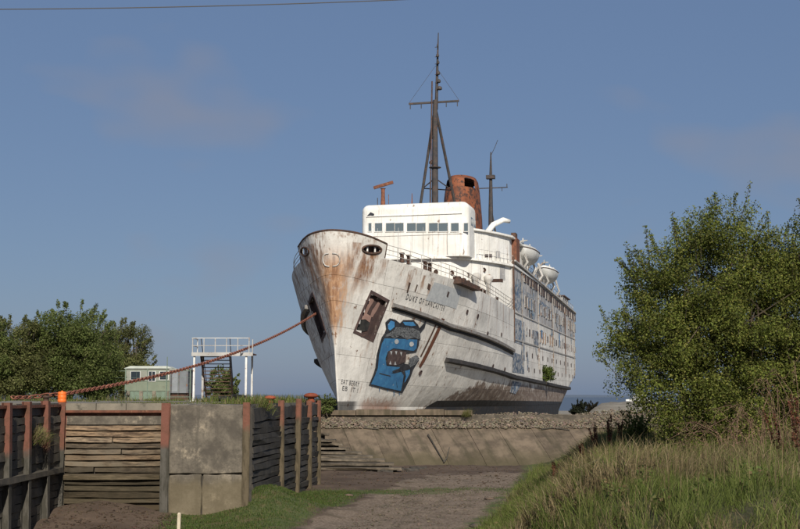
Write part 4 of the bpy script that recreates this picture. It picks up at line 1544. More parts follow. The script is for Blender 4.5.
# back wall: stacked boards between the two corner posts
bw_ = empty('timber_wall', ((LX + PXL) / 2, BY, -4.4), 0, 'sunlit wall of stacked weathered boards closing the end of the basin', 'timber wall')
rows_z = []
z = -.98
ztops = list(np.linspace(-.82, -2.62, 9)) + list(np.linspace(-2.86, -4.25, 7))
x0, x1 = LX + .22, PXL - .15
for k, zt in enumerate(ztops):
    hgt = R.uniform(.165, .195)
    brk = R.uniform(.3, .7) if R.random() < .45 else None
    off = R.uniform(-.035, .035) - (.0 if k < 9 else .03)
    if brk is None:
        plank(bw_, 'plank', (x0, BY + .1 + off, zt - .1), (x1, BY + .1 + off + R.uniform(-.03, .03), zt - .1 + R.uniform(-.02, .02)), hgt, .16, rad(-14))
    else:
        xm = x0 + (x1 - x0) * brk
        plank(bw_, 'plank', (x0, BY + .1 + off, zt - .1), (xm - .01, BY + .1 + off, zt - .1 + R.uniform(-.02, .02)), hgt, .16, rad(-13))
        plank(bw_, 'plank', (xm + .01, BY + .13 + off, zt - .11), (x1, BY + .1 + off, zt - .1), hgt, .16, rad(-15))
plank(bw_, 'plank', (x0, BY + .02, -2.75), (x1, BY + .02, -2.76), .16, .4, 0, 'waling')
MB().box((x0 + .0 - bw_.location.x, .18, 4.4 - .78), (x1 - bw_.location.x, .5, 4.4 - .33)).build('concrete_band', M['pier'], bw_)
MB().box((x0 - bw_.location.x, -.02, 4.4 - .33), (x1 - bw_.location.x, .2, 4.4 - .24)).box((x0 - bw_.location.x, .17, 4.4 - .45), (x1 - bw_.location.x, .2, 4.4 - .331)).build('steel_channel', M['rust'], bw_)
x = x0
while x < x1 - .2:
    xe = min(x + R.uniform(.9, 1.4), x1)
    if x1 - xe < .3: xe = x1
    MB().box((x - bw_.location.x, .03, 4.4 - .238), (xe - .025 - bw_.location.x, .75, 4.4 + .02 + R.uniform(-.015, .02))).build('coping_block', M['concrete_cap'], bw_)
    x = xe
MB().box((x0 - bw_.location.x, .25, -.5), (x1 - bw_.location.x, .5, 4.4 - .79)).build('backing', M['tar'], bw_)
hbeam(bw_, (LX + .1, BY + .05, -4.6), (LX + .1, BY + .05, .06), .26, .3, M['post_red'])
hbeam(bw_, (PXL, BY - .02, -4.9), (PXL, BY - .02, .03), .3, .3, M['post_red'])

# left wall running towards the camera
lw = empty('timber_wall', (LX, 40, -4.4), 0, 'quay wall of dark boards held by rusty steel posts at the left edge', 'timber wall')
py_ = [33.2, 35.2, 37.3, 39.5, 41.6, 43.8, BY - .1]
for y in py_[:-1]:
    hbeam(lw, (LX + .22, y, -5.0), (LX + .10, y, .08 + R.uniform(-.03, .05)), .26, .28, M['post_red'], 'post', math.pi / 2)
for a, b in zip(py_, py_[1:]):
    k = 0
    z = -.42
    while z > -4.5:
        hgt = R.uniform(.24, .34)
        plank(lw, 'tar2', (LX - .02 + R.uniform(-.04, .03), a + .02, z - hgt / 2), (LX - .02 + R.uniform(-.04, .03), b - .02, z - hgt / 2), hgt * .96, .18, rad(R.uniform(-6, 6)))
        z -= hgt
plank(lw, 'tar2', (LX + .18, 33, -2.45), (LX + .18, BY - .2, -2.45), .2, .26, 0, 'waling')
plank(lw, 'tar', (LX - .06, 33, -.22), (LX - .06, BY - .2, -.22), .38, .14, 0, 'top_board')
y = 33.0
while y < BY:
    ye = min(y + R.uniform(1.5, 2.3), BY)
    MB().box((-.75, y - 40, 4.4 - .03), (-.02, ye - 40 - .03, 4.4 + .03 + R.uniform(-.01, .02))).build('coping_block', M['concrete_cap'], lw)
    y = ye
MB().bar((.06, -7, 4.4 - .06), (.06, BY - 40.2, 4.4 - .06), .1, .1).build('steel_channel', M['rust'], lw)

# concrete pier between the walls
pier = empty('concrete_pier', ((PXL + PXR) / 2, BY, -4.9), 0, 'stained grey concrete pier between the sunlit boards and the black wall', 'pier')
def pb(x0, x1, z0, z1, name, dy=0.0):
    bm = bmesh.new()
    bmesh.ops.create_cube(bm, size=1)
    bmesh.ops.scale(bm, vec=(x1 - x0, .9, z1 - z0), verts=bm.verts)
    bmesh.ops.translate(bm, vec=((x0 + x1) / 2 - pier.location.x, .45 + dy, (z0 + z1) / 2 + 4.9), verts=bm.verts)
    bmesh.ops.bevel(bm, geom=list(bm.edges), offset=.03, segments=1, affect='EDGES')
    bmesh.ops.subdivide_edges(bm, edges=[e for e in bm.edges if e.calc_length() > .4], cuts=14, use_grid_fill=True)
    for v in bm.verts:
        q = v.co * 2.6 + Vector((x0 * 3, 0, z0))
        e_ = min(abs(v.co.x + pier.location.x - x0), abs(v.co.x + pier.location.x - x1), abs(v.co.z - 4.9 - z0), abs(v.co.z - 4.9 - z1))
        v.co += mnoise.noise_vector(q) * (.018 + (.03 if e_ < .08 else 0))
    me = bpy.data.meshes.new(name)
    bm.to_mesh(me)
    bm.free()
    me.materials.append(M['pier'])
    link(name, me, None, pier)
pb(PXL + .16, PXR - .02, -2.62, -.03, 'concrete_block', -.06)
pb(PXL + .16, -7.5, -5.0, -2.66, 'concrete_block', -.03)
pb(-7.47, PXR - .02, -5.0, -2.66, 'concrete_block', -.045)
MB().box((-1.3, .12, .0), (1.45, .75, 4.8)).build('core', M['tar'], pier)
hbeam(pier, (PXR + .1, BY + .08, -4.8), (PXR + .1, BY + .08, .06), .24, .3, M['post_ochre'])

# black timber wall running back from the pier
bwall = empty('timber_wall', (WA + WB) / 2 + Vector((0, 0, -4.4)), 0, 'black tarred timber wall running back from the concrete pier, with rusty posts', 'timber wall')
dv = (WB - WA).normalized()
nv = Vector((dv.y, -dv.x, 0))
def wp(t, z=0, o=0):
    p = WA.lerp(WB, t) + nv * o
    return Vector((p.x, p.y, z))
post_t = [0.02, .37, .60, .82, .99]
for i, t in enumerate(post_t):
    if i == 0: continue
    lean = .12 if i == 2 else 0
    hbeam(bwall, wp(t, -5.0, .16), wp(t, .05 + (.12 if i == 2 else R.uniform(-.02, .06)), .12) + Vector((lean, 0, 0)), .24, .26, M['post_ochre'], 'post', math.pi / 2)
for a, b in zip(post_t, post_t[1:]):
    z = -.12
    k = 0
    while z > -4.7:
        hgt = R.uniform(.2, .3) if k else .62
        o1, o2 = R.uniform(-.05, .05), R.uniform(-.05, .05)
        plank(bwall, 'tar', wp(a + .004, z - hgt / 2 + R.uniform(-.03, .03), o1), wp(b - .004, z - hgt / 2 + R.uniform(-.03, .03), o2), hgt * .9, .2, rad(R.uniform(-8, 8)))
        z -= hgt
        k += 1
bl = Vector((bwall.location.x, bwall.location.y, 0))
MB().hexa([p - bl for p in (wp(0, .2, -.3), wp(1, .2, -.3), wp(1, .2, -.15), wp(0, .2, -.15), wp(0, 4.2, -.3), wp(1, 4.2, -.3), wp(1, 4.2, -.15), wp(0, 4.2, -.15))]).build('backing', M['tar'], bwall)
# infill between pier and wall, and the return face at its far end
MB().hexa([p - bwall.location for p in (Vector((PXR + .2, BY + .35, -4.8)), Vector((PXR + .3, BY + .35, -4.8)), wp(.02, -4.8, .06), wp(.02, -4.8, -.06),
           Vector((PXR + .2, BY + .35, -.1)), Vector((PXR + .3, BY + .35, -.1)), wp(.02, -.1, .06), wp(.02, -.1, -.06))]).build('infill_board', M['tar'], bwall)

# ================================================================== SEA WALL BELOW THE SHIP
sea = empty('sea_wall', (8, 86, -4.5), 0, 'long sea wall below the ship: sloping concrete apron, rubble band and coping', 'sea wall')
SX0, SX1 = -6.6, 34.0
base_y, top_y, zt, zb = 82.8, 87.0, -2.0, -4.65
x = SX0
while x < SX1:
    xe = x + R.uniform(1.9, 3.0)
    sk = 1.25          # joints run obliquely down the slope
    pts = []
    dz = R.uniform(-.02, .02)
    nu, nvv = 4, 4
    top, bot = [], []
    for i in range(nu + 1):
        for j in range(nvv + 1):
            u, v = i / nu, j / nvv
            xx = x + (xe - .022 - x) * u + sk * (1 - v)
            yy = base_y + (top_y - base_y) * v
            zz = zb + (zt - zb) * (v ** .92) + dz + .05 * mnoise.noise((xx * 1.3, yy * 1.3, 1))
            top.append(Vector((xx, yy, zz)) - sea.location)
            bot.append(Vector((xx, yy, zz - .3)) - sea.location)
    N = nvv + 1
    mb = MB()
    fs = [(i * N + j, (i + 1) * N + j, (i + 1) * N + j + 1, i * N + j + 1) for i in range(nu) for j in range(nvv)]
    mb.add(top, fs)
    ring = [i * N for i in range(nu + 1)] + [nu * N + j for j in range(1, N)] + [i * N + N - 1 for i in range(nu - 1, -1, -1)] + [j for j in range(N - 2, 0, -1)]
    mb.add([top[k] for k in ring] + [bot[k] for k in ring], [(k, (k + 1) % len(ring), len(ring) + (k + 1) % len(ring), len(ring) + k) for k in range(len(ring))])
    mb.build('apron_slab', M['apron'], sea, True)
    x = xe
# bedding under the apron and rubble
mb = MB()
for (y0, z0, y1, z1) in ((base_y - .2, zb - .5, top_y, zt - .22), (top_y, zt - .22, 88.4, -1.05)):
    mb.add([(SX0 - 8, y0 - 86, z0 + 4.5), (SX1 - 8, y0 - 86, z0 + 4.5), (SX1 - 8, y1 - 86, z1 + 4.5), (SX0 - 8, y1 - 86, z1 + 4.5)], [(0, 1, 2, 3)])
mb.build('bedding', M['timber_old'], sea)
# rubble stones: thousands of fist-to-head sized stones
def stones(n, fn, size, seed, squash=.75):
    rg = np.random.default_rng(seed)
    ico = bmesh.new()
    bmesh.ops.create_icosphere(ico, subdivisions=1, radius=1)
    base = np.array([v.co for v in ico.verts])
    tri = np.array([[v.index for v in f.verts] for f in ico.faces])
    ico.free()
    V, Fc, C = [], [], []
    for i in range(n):
        p = fn(rg)
        r = rg.uniform(*size) * (1 + (rg.random() < .08) * .6)
        q = base * (1 + rg.uniform(-.28, .28, (len(base), 1))) * np.array([rg.uniform(.8, 1.4), rg.uniform(.8, 1.2), squash]) * r
        a = rg.uniform(0, 6.28)
        m = np.array([[math.cos(a), -math.sin(a), 0], [math.sin(a), math.cos(a), 0], [0, 0, 1]])
        V.append(q @ m.T + p)
        Fc.append(tri + i * len(base))
        t = rg.uniform(.55, 1.25)
        C.append(np.tile(np.array([[.215, .175, .13]]) * t * rg.uniform(.9, 1.1, (1, 3)), (len(base), 1)))
    return np.concatenate(V), np.concatenate(Fc), np.concatenate(C)
g = G('rubble')
a_n = g.n('Attribute', attribute_name='tint')
M['rubble'] = g.fin(g.mix(g.ramp(g.noise(g.pos(), 6, 6, .7), .35, .65), a_n.outputs['Color'], g.mix(1, a_n.outputs['Color'], (.6, .6, .58), 'MULTIPLY')), .9, 0, .2)
def rub_fn(rg):
    t = rg.random()
    x = rg.uniform(SX0, SX1)
    top = -.98 + .1 * math.sin(x * .9) + (.35 * clip((x - 12) / 6) if x > 12 else 0) * rg.random()
    return np.array([x - 8, 86.85 + 2.0 * t - 86, -1.98 + (top + 1.98) * t + 4.5])
V, Fc, C = stones(11000, rub_fn, (.025, .095), 3)
o = link('rubble_band', fast_mesh('rubble_band', V, Fc, M['rubble'], C), None, sea)
tag(o, 'band of loose brown rubble stones', kind='stuff')
# coping slabs on the left part of the wall
x = -5.6
while x < 5.2:
    xe = min(x + R.uniform(1.6, 2.6), 5.3)
    MB().box((x - 8, 88.0 - 86, 4.5 - 1.08), (xe - .04 - 8, 89.6 - 86, 4.5 - .68 + R.uniform(-.07, .04))).build('coping_slab', M['apron'], sea)
    x = xe

# collapsed timber steps beside the black wall
st = empty('timber_steps', (-3, 79, -4.4), 0, 'stack of broken timber ledges stepping down from the sea wall to the mud', 'timber steps')
ends = [(329, 434.5), (336, 440.5), (343, 444.5), (350, 448.5), (362, 453), (373, 456.5), (385, 460), (394, 464), (402, 468.5)]
for i, (ex, ey) in enumerate(ends):
    Y = 82.6 - i * .78
    p0, p1 = at(316, ey - R.uniform(0, .6), Y), at(ex, ey, Y)
    plank(st, 'timber_old', p0, p1, .13, .6, rad(R.uniform(-5, 5)), 'ledge')
    plank(st, 'tar', p0 + Vector((0, .3, -.2)), p1 + Vector((-.3, .3, -.2)), .26, .4, 0, 'shade_gap_riser')  # black recessed boards act as the shadow gaps between ledges
for i in range(22):
    Y = R.uniform(76.0, 78.8)
    p = at(R.uniform(372, 418), 0, Y)
    zz = float(H(p.x, Y)) + R.uniform(.0, .15)
    plank(st, 'tar', (p.x - R.uniform(.2, .6), Y, zz), (p.x + R.uniform(.2, .6), Y + R.uniform(-.3, .3), zz + R.uniform(-.08, .1)), .14, .2, 0, 'broken_board')

# driftwood on the apron
def apron_point(px, k):
    y = base_y + (top_y - base_y) * k
    z = zb + (zt - zb) * k ** .92 + .12
    p = at(px, 0, y)
    return Vector((p.x, y, z))
def drift(label, polys):
    root = empty('driftwood', apron_point(*polys[0][0]), 0, label, 'driftwood')
    for pl_ in polys:
        mb = MB()
        mb.tube([apron_point(*q) - root.location for q in pl_], list(np.linspace(.065, .03, len(pl_))), 6)
        mb.build('branch', M['tar2'], root)
drift('forked black driftwood lying down the middle of the concrete apron', [[(427, .78), (434, .45), (442, .12)], [(442, .1), (445, .2), (447.5, .45)]])
drift('short dark driftwood log near the top of the apron by the steps', [[(365, .97), (372, .95), (380, .93)]])
drift('long dark driftwood branch near the top right of the apron', [[(536, .93), (548, .97), (563, .9)], [(550, .95), (560, .99), (568, .98)]])

# ================================================================== MOORING CHAIN, DRUM, BOLLARDS
chain_pts = []
pA, pB = at(62, 394, 47.6), SHIP_M @ onhull(sum(p[0] for p in PK) / 4 + .1, sum(p[1] for p in PK) / 4 + .35, 1, -.1)
root_c = empty('mooring_chain', at(46, 398, 46.9), 0, 'rusty red anchor chain rising from the quay to the bow', 'chain')
link_mb = MB()
pts = []
for k in range(12):
    a = 2 * math.pi * k / 12
    x = .17 * math.cos(a)
    x = math.copysign(min(abs(x) * 1.25, .17), x) if abs(x) > 0.02 else x
    pts.append((x, .08 * math.sin(a), 0))
pts.append(pts[0])
link_mb.tube(pts, .026, 5, False)
link_me = link_mb.mesh('chain_link', M['chain'] if 'chain' in M else worn('chain_rust', (.30, .12, .075), (.2, .075, .05), (.12, .06, .045), 4), True)
def run(points, pitch):
    seg = [Vector(p) for p in points]
    acc = [0]
    for a, b in zip(seg, seg[1:]): acc.append(acc[-1] + (b - a).length)
    n = int(acc[-1] / pitch)
    res = []
    for i in range(n + 1):
        d = i * pitch
        k = max(j for j in range(len(acc) - 1) if acc[j] <= d + 1e-9)
        t = (d - acc[k]) / (acc[k + 1] - acc[k])
        res.append((seg[k].lerp(seg[k + 1], t), (seg[k + 1] - seg[k]).normalized()))
    return res
curve = [at(14, 397.6, 45.0), at(30, 397.2, 46.2), at(46, 395, 46.9), pA]
for i in range(1, 41):
    t = i / 40
    curve.append(pA.lerp(pB, t) - Vector((0, 0, 4 * .85 * t * (1 - t))))
for i, (p, d) in enumerate(run(curve, .265)):
    o = link('chain_link', link_me, None, root_c)
    Yv = Vector((0, 0, 1)).cross(d).normalized()
    m = Matrix((d, Yv, d.cross(Yv))).transposed().to_4x4()
    o.matrix_local = Matrix.Translation(p - root_c.location) @ m @ Matrix.Rotation(rad(45) + (math.pi / 2 if i % 2 else 0), 4, 'X')
# iron bitt the chain is made fast to
bt = empty('mooring_bitt', at(46, 403, 46.9), 0, 'squat rusty iron bitt on the quay where the chain ends', 'bollard')
bt.location.z = 0
MB().lathe((0, 0, -.02), [(.22, 0), (.2, .04), (.11, .06), (.11, .24), (.17, .26), (.16, .33)], 14).build('bitt_post', M['rust_dark'], bt, True)
MB().box((-.35, -.25, -.02), (.35, .25, .03)).build('base_plate', M['rust_dark'], bt)
# bright orange drum threaded on the chain
dr = empty('orange_drum', at(62, 399.5, 47.4), 0, 'bright orange plastic drum on the chain at the quay edge', 'drum')
dr.location.z = 0
dr.scale = (.85, .85, .9)
MB().lathe((0, 0, .05), [(.17, 0), (.2, .03), (.2, .13), (.185, .15), (.2, .17), (.2, .3), (.185, .32), (.2, .34), (.2, .43), (.17, .46)], 20).build('drum_body', M['orange'], dr, True)
MB().lathe((0, 0, .505), [(.16, 0), (.15, .02), (.05, .02), (.04, .06)], 14).build('drum_lid', M['orange'], dr, True)
def bollard(px, Y, label, s=1.0):
    p = at(px, 400, Y)
    o = empty('mooring_bollard', (p.x, Y, -.02), 0, label, 'bollard', 'orange mushroom bollards on the black wall')
    MB().lathe((0, 0, 0), [(.2 * s, 0), (.17 * s, .04), (.15 * s, .2 * s)], 14).build('stem', M['bollard'], o, True)
    MB().lathe((0, 0, .2 * s), [(.2 * s, 0), (.33 * s, .06 * s), (.34 * s, .12 * s), (.24 * s, .2 * s), (.08 * s, .23 * s)], 18).build('cap', M['bollard'], o, True)
bollard(311, 62.4, 'orange mushroom bollard nearest the bow, on the end of the black wall', 1.12)
bollard(270, 53.8, 'small orange mushroom bollard midway along the black wall', .8)

# ================================================================== STAIR TOWER, CABINS, FENCE
SY = 75.0
stt = empty('gangway_tower', at(221, 399, SY), 0, 'white steel gangway tower with brown stairs on the quay', 'gangway')
stt.location.z = -.02
def loc(px, py, Y=SY): return at(px, py, Y) - stt.location
zdk = loc(200, 354.5).z
xl, xr = loc(192, 354).x, loc(250, 354).x
for px_, dy, mat in ((194, 0, 'white_steel'), (198.5, 1.6, 'white_rusty'), (246, 0, 'white_steel'), (248.8, 1.6, 'white_steel')):
    x = loc(px_, 380).x
    mb = MB().box((x - .06, dy - .065, 0), (x + .06, dy + .065, zdk - .02))
    mb.box((x - .2, dy - .2, 0), (x + .2, dy + .2, .03))
    mb.build('leg', M[mat], stt)
MB().box((xl, -.15, zdk), (xr + .2, 1.8, zdk + .07)).build('deck_plate', M['rust'], stt)
MB().box((xl, -.19, zdk - .1), (xr + .2, -.12, zdk + .13)).build('edge_beam', M['white_rusty'], stt)
for x in np.linspace(xl + .05, xr - .05, 6):
    MB().bar((x, -.1, zdk + .1), (x, -.1, zdk + 1.02), .055).build('rail_post', M['white_rusty'], stt)
for x in (xl + .05, xr - .05):
    MB().bar((x, 1.7, zdk + .1), (x, 1.7, zdk + 1.02), .055).build('rail_post', M['white_rusty'], stt)
for h in (.55, 1.02):
    MB().bar((xl, -.1, zdk + h), (xr, -.1, zdk + h), .045).build('rail_bar', M['white_rusty'], stt)
    MB().bar((xl + .05, -.1, zdk + h), (xl + .05, 1.7, zdk + h), .045).build('rail_bar', M['white_rusty'], stt)
t0, t1 = loc(200, 358), loc(229, 358)
b0, b1 = loc(207, 398, SY + 3.2), loc(233, 398, SY + 3.2)
b0.z = b1.z = 0
t0.z = t1.z = zdk
t0.y = t1.y = .3
for a, b in ((t0, b0), (t1, b1)):
    MB().bar(a, b, .07, .26).build('stringer', M['stair_brown'], stt)
for i in range(13):
    k = (i + .6) / 13.2
    a, b = t0.lerp(b0, k), t1.lerp(b1, k)
    MB().box((a.x + .03, a.y - .12, a.z - .02), (b.x - .03, a.y + .12, a.z + .03)).build('tread', M['stair_brown'], stt)
for a, b in ((t0, b0), (t1, b1)):
    MB().tube([a + Vector((0, 0, 1.0)), b + Vector((0, 0, .9))], .025, 5).build('handrail', M['stair_brown'], stt)

CY = 104.0
cb = empty('caravan', at(149, 399, CY), 0, 'pale green and cream static caravan beside the trees', 'caravan')
cb.location.z = -.02
def cl(px, py): return at(px, py, CY) - cb.location
xa, xb = cl(125, 380).x, cl(171, 380).x
z0, z1 = cl(150, 391).z, cl(150, 368.5).z
zm = cl(150, 381).z
MB().box((xa, 0, z0), (xb, 2.6, zm)).build('lower_wall', M['cabin_green'], cb)
MB().box((xa + .01, .01, zm + .002), (xb - .01, 2.59, z1)).build('upper_wall', M['cabin_cream'], cb)
MB().add([(xa - .12, -.12, z1), (xb + .12, -.12, z1), (xb + .12, 2.7, z1), (xa - .12, 2.7, z1), (xa + .4, .1, z1 + .22), (xb - .4, .1, z1 + .22), (xb - .4, 2.5, z1 + .22), (xa + .4, 2.5, z1 + .22)],
         [(3, 2, 1, 0), (4, 5, 6, 7), (0, 1, 5, 4), (1, 2, 6, 5), (2, 3, 7, 6), (3, 0, 4, 7)]).build('roof', M['cabin_roof'], cb)
MB().box((xa, -.03, zm - .03), (xb, -.005, zm + .03)).build('trim', M['fence'], cb)
for p0, p1 in ((131, 140), (149, 151.6), (152.4, 155.2), (160, 168)):
    u0, u1 = cl(p0, 376).x, cl(p1, 376).x
    zA, zB = cl(p0, 381 if p0 > 145 and p0 < 156 else 379.5).z, cl(p0, 371.5).z
    MB().box((u0 - .05, -.035, zA - .05), (u1 + .05, .005, zB + .05)).build('window', M['far_white'], cb)
    MB().box((u0, -.05, zA), (u1, -.036, zB)).build('window_pane', M['glass'], [c for c in cb.children if c.name.startswith('window')][-1])
MB().box((xa + .06, .06, 0), (xb - .06, 2.5, z0)).build('skirt', M['fence'], cb)
for x in np.linspace(xa + .3, xb - .3, 4):
    MB().box((x - .15, -.1, 0), (x + .15, .3, z0 - .004)).build('support_block', M['concrete_cap'], cb)
ct = empty('steel_cabin', at(179, 399, CY - 2), 0, 'grey steel site cabin beside the pale green caravan', 'cabin')
ct.location.z = -.02
def c2_(px, py): return at(px, py, CY - 2) - ct.location
xa, xb = c2_(170, 380).x, c2_(188, 380).x
z0, z1 = c2_(180, 393).z, c2_(180, 370).z
MB().box((xa, 0, z0), (xb, 2.4, z1)).build('cabin_wall', M['cabin_grey'], ct)
MB().box((xa - .06, -.06, z1), (xb + .06, 2.5, z1 + .1)).build('roof', M['cabin_roof'], ct)
for p_ in (171.2, 179, 187):
    x = c2_(p_, 380).x
    MB().box((x - .05, -.05, z0), (x + .05, -.003, z1)).build('wall_rib', M['funnel_grey'], ct)
MB().box((xa + .2, -.04, z0 + .1), ((xa + xb) / 2 - .1, -.004, z1 - .15)).build('door', M['cabin_grey'], ct)
MB().box((xa, .2, 0), (xb, 2.2, z0)).build('base_skid', M['rust_dark'], ct)

FYY = 98.0
fn_ = empty('security_fence', at(150, 399, FYY), 0, 'green wire security fence in front of the caravan', 'fence')
fn_.location.z = -.02
fx = [at(p, 399, FYY).x - fn_.location.x for p in (106, 125, 147, 166, 190)]
for x in fx:
    MB().bar((x, 0, 0), (x, 0, 2.55), .07).build('fence_post', M['fence'], fn_)
for a, b in zip(fx, fx[1:]):
    mb = MB()
    mb.bar((a, 0, 2.35), (b, 0, 2.35), .04).bar((a, 0, .25), (b, 0, .25), .04)
    n = int((b - a) / .7)
    for i in range(1, n): mb.bar((a + (b - a) * i / n, 0, .25), (a + (b - a) * i / n, 0, 2.35), .012)
    for h in (.8, 1.3, 1.8): mb.bar((a, 0, h), (b, 0, h), .012)
    mb.build('wire_panel', M['fence'], fn_)
MB().tube([(fx[3], .2, 0), (fx[3], .2, 3.5)], .035, 6).build('fence_pole', M['fence'], fn_)

# heap of black rubber and timber at the tower's foot
hp = empty('debris_heap', at(232, 400, 70), 0, 'low heap of black debris at the foot of the gangway tower', 'debris')
hp.location.z = -.02
for i in range(14):
    x, y = R.uniform(-.75, .75), R.uniform(-.4, .4)
    z = R.uniform(.05, .3)
    a = R.uniform(0, 3.1)
    mb = MB()
    if i % 3 == 0:
        mb.tube([(x + .28 * math.cos(q), y + .28 * math.sin(q), z) for q in np.linspace(0, 2 * math.pi, 14)], .09, 6, False)
        mb.build('tyre', M['black'], hp, True)
    else:
        mb.bar((x - .5 * math.cos(a), y - .5 * math.sin(a), z), (x + .5 * math.cos(a), y + .5 * math.sin(a), z + .08), .16, .14)
        mb.build('baulk', M['black'], hp)

# pale stake, near left; overhead wire
sp = at(178.5, 529, 41.2)
sk_ = empty('wooden_stake', (sp.x, 41.2, float(H(sp.x, 41.2)) - .2), 0, 'pale wooden stake standing in the turf before the pier', 'stake')
mb = MB()
hh = at(178.5, 512.5, 41.2).z - sk_.location.z
mb.bar((0, 0, 0), (.02, 0, hh - .04), .11, .1)
mb.bar((.02, 0, hh - .04), (.02, 0, hh), .1, .09, w2=.06, h2=.06)
mb.build('shaft', M['stake'], sk_)
mb = MB()
wpnt = []
for i in range(41):
    px_ = -260 + i * 32
    py = 9.5 - 9.5 * ((px_ + 60) / 445) ** 2 * .95 + .0
    wpnt.append(at(px_, py, 46 + i * .2))
mb.tube(wpnt, .022, 5)
tag(mb.build('overhead_wire', M['wire']), 'thin dark overhead wire crossing the top left of the sky', 'wire')

# ================================================================== FOLIAGE
def leaves(centers, radii, counts, size, cols, seed, up=.25, flat=.85):
    """diamond leaves clustered in clumps -> verts, quads, colours"""
    rg = np.random.default_rng(seed)
    V, C = [], []
    for c, r, n in zip(centers, radii, counts):
        d = rg.normal(size=(n, 3))
        d /= np.linalg.norm(d, axis=1, keepdims=True)
        rr = r * rg.random((n, 1)) ** .45
        p = np.asarray(c) + d * rr * np.array([1, 1, flat])
        nrm = d * .8 + rg.normal(size=(n, 3)) * .7 + np.array([0, 0, up])
        nrm /= np.linalg.norm(nrm, axis=1, keepdims=True)
        t = np.cross(nrm, rg.normal(size=(n, 3)))
        t /= np.linalg.norm(t, axis=1, keepdims=True) + 1e-9
        b = np.cross(nrm, t)
        s = rg.uniform(size[0], size[1], (n, 1))
        q = np.stack([p - t * s, p + b * s * .55, p + t * s, p - b * s * .55], 1)
        V.append(q.reshape(-1, 3))
        base = np.array(cols)[rg.integers(0, len(cols), n)]
        base = base * rg.uniform(.7, 1.3, (n, 1)) * rg.uniform(.62, 1.3)
        C.append(np.repeat(base, 4, 0))
    V, C = np.concatenate(V), np.concatenate(C)
    return V, np.arange(len(V)).reshape(-1, 4), C

def make_tree(name, label, base, lobes, nclump, leaf_n, size, cols, seed, cr=(.45, .9), group=None, cat='tree', shoots=0, trunk_r=.16, stems=5, lmat='leaf', sl=1.0):
    rg = np.random.default_rng(seed)
    base = Vector(base)
    root = empty(name, base, 0, label, cat, group)
    cen, rads, cnt = [], [], []
    vol = np.array([l[1][0] * l[1][1] * l[1][2] for l in lobes])
    pr = vol / vol.sum()
    for i in range(nclump):
        c, r = lobes[rg.choice(len(lobes), p=pr)]
        d = rg.normal(size=3)
        d /= np.linalg.norm(d)
        k = rg.random() ** .38
        p = np.array(c) + d * np.array(r) * k
        if p[2] < .12: p[2] = .12 + rg.random() * .4
        cen.append(p)
        rr = rg.uniform(*cr)
        rads.append(rr)
        cnt.append(int(leaf_n * (rr / cr[1]) ** 2 * rg.uniform(.6, 1.3)) + 8)
    tips = []
    for i in range(shoots):
        c, r = lobes[rg.choice(len(lobes), p=pr)]
        d = rg.normal(size=3)
        d[2] = abs(d[2]) + .3
        d /= np.linalg.norm(d)
        p = np.array(c) + d * np.array(r) * 1.0
        q = p + (d * .6 + np.array([0, 0, .5])) * rg.uniform(.3, .8) * cr[1] * 1.8 * sl
        tips.append((p, q))
        for k in np.linspace(.1, 1, 6):
            cen.append(p + (q - p) * k)
            rads.append(.16 * cr[1])
            cnt.append(max(4, int(leaf_n * .03)))
    V, Fc, C = leaves(cen, rads, cnt, size, cols, seed + 1)
    link('crown', fast_mesh('crown', V, Fc, M[lmat], C), None, root)
    mb = MB()
    hub = []
    zt_ = max(l[0][2] for l in lobes)
    for k in range(stems):
        c = np.array(lobes[k % len(lobes)][0])
        b = Vector((c[0] * .25 + rg.uniform(-.3, .3), c[1] * .25 + rg.uniform(-.3, .3), -.3))
        m = Vector(c) * .5 + Vector(rg.uniform(-.3, .3, 3))
        e = Vector(c) + Vector(rg.uniform(-.5, .5, 3))
        mb.tube([b, b.lerp(m, .5) + Vector((0, 0, .2)), m, e], [trunk_r, trunk_r * .8, trunk_r * .6, trunk_r * .35], 6)
        hub.append((m, e))
    for i in range(0, nclump, max(1, nclump // 70)):
        m, e = hub[rg.integers(0, len(hub))]
        s_ = m.lerp(e, rg.random())
        p = Vector(cen[i])
        mid = s_.lerp(p, .5) + Vector(rg.uniform(-.2, .2, 3))
        mb.tube([s_, mid, p], [trunk_r * .35, trunk_r * .22, trunk_r * .1], 4, False)
    for p, q in tips: mb.tube([p - (q - p) * .8, q], [trunk_r * .12, trunk_r * .05], 4, False)
    mb.build('trunk', M['bark'], root)
    return root

GREEN = [(.10, .13, .034), (.12, .15, .045), (.08, .105, .03), (.14, .155, .055)]
OLIVE = [(.125, .135, .045), (.10, .112, .038), (.15, .15, .06)]
HAW = [(.135, .165, .03), (.165, .19, .04), (.105, .132, .028), (.195, .19, .048), (.09, .10, .03)]
# left thicket: separate trees on the quay
TG = 'trees at the left of the quay'
def ltree(px, Y, w, h, label, cols, seed, n, extra=None, sh=60):
    b = at(px, 399, Y)
    sc = Y / F
    W, Hh = w * sc / 2, h * sc
    lobes = [((0, 0, Hh * .58), (W * .85, W * .8, Hh * .40)), ((-W * .35, -.4, Hh * .33), (W * .7, W * .65, Hh * .30)), ((W * .38, .2, Hh * .36), (W * .62, W * .65, Hh * .32)), ((0, -.3, Hh * .2), (W * .85, W * .7, Hh * .2))]
    make_tree('thicket_tree', label, (b.x, Y, -.02), lobes, n, 520, (.05, .10), cols, seed, (.5, 1.0), TG, shoots=sh, trunk_r=.2, sl=.5)
ltree(66, 92, 104, 95, 'tall round-topped dark green tree in the middle of the left thicket', GREEN, 21, 250, sh=60)
ltree(14, 90, 84, 80, 'lower olive green tree at the left edge of the picture', OLIVE, 22, 170)
ltree(124, 113, 56, 79, 'olive tree with feathery shoots leaning over the caravan', OLIVE, 23, 130, sh=80)
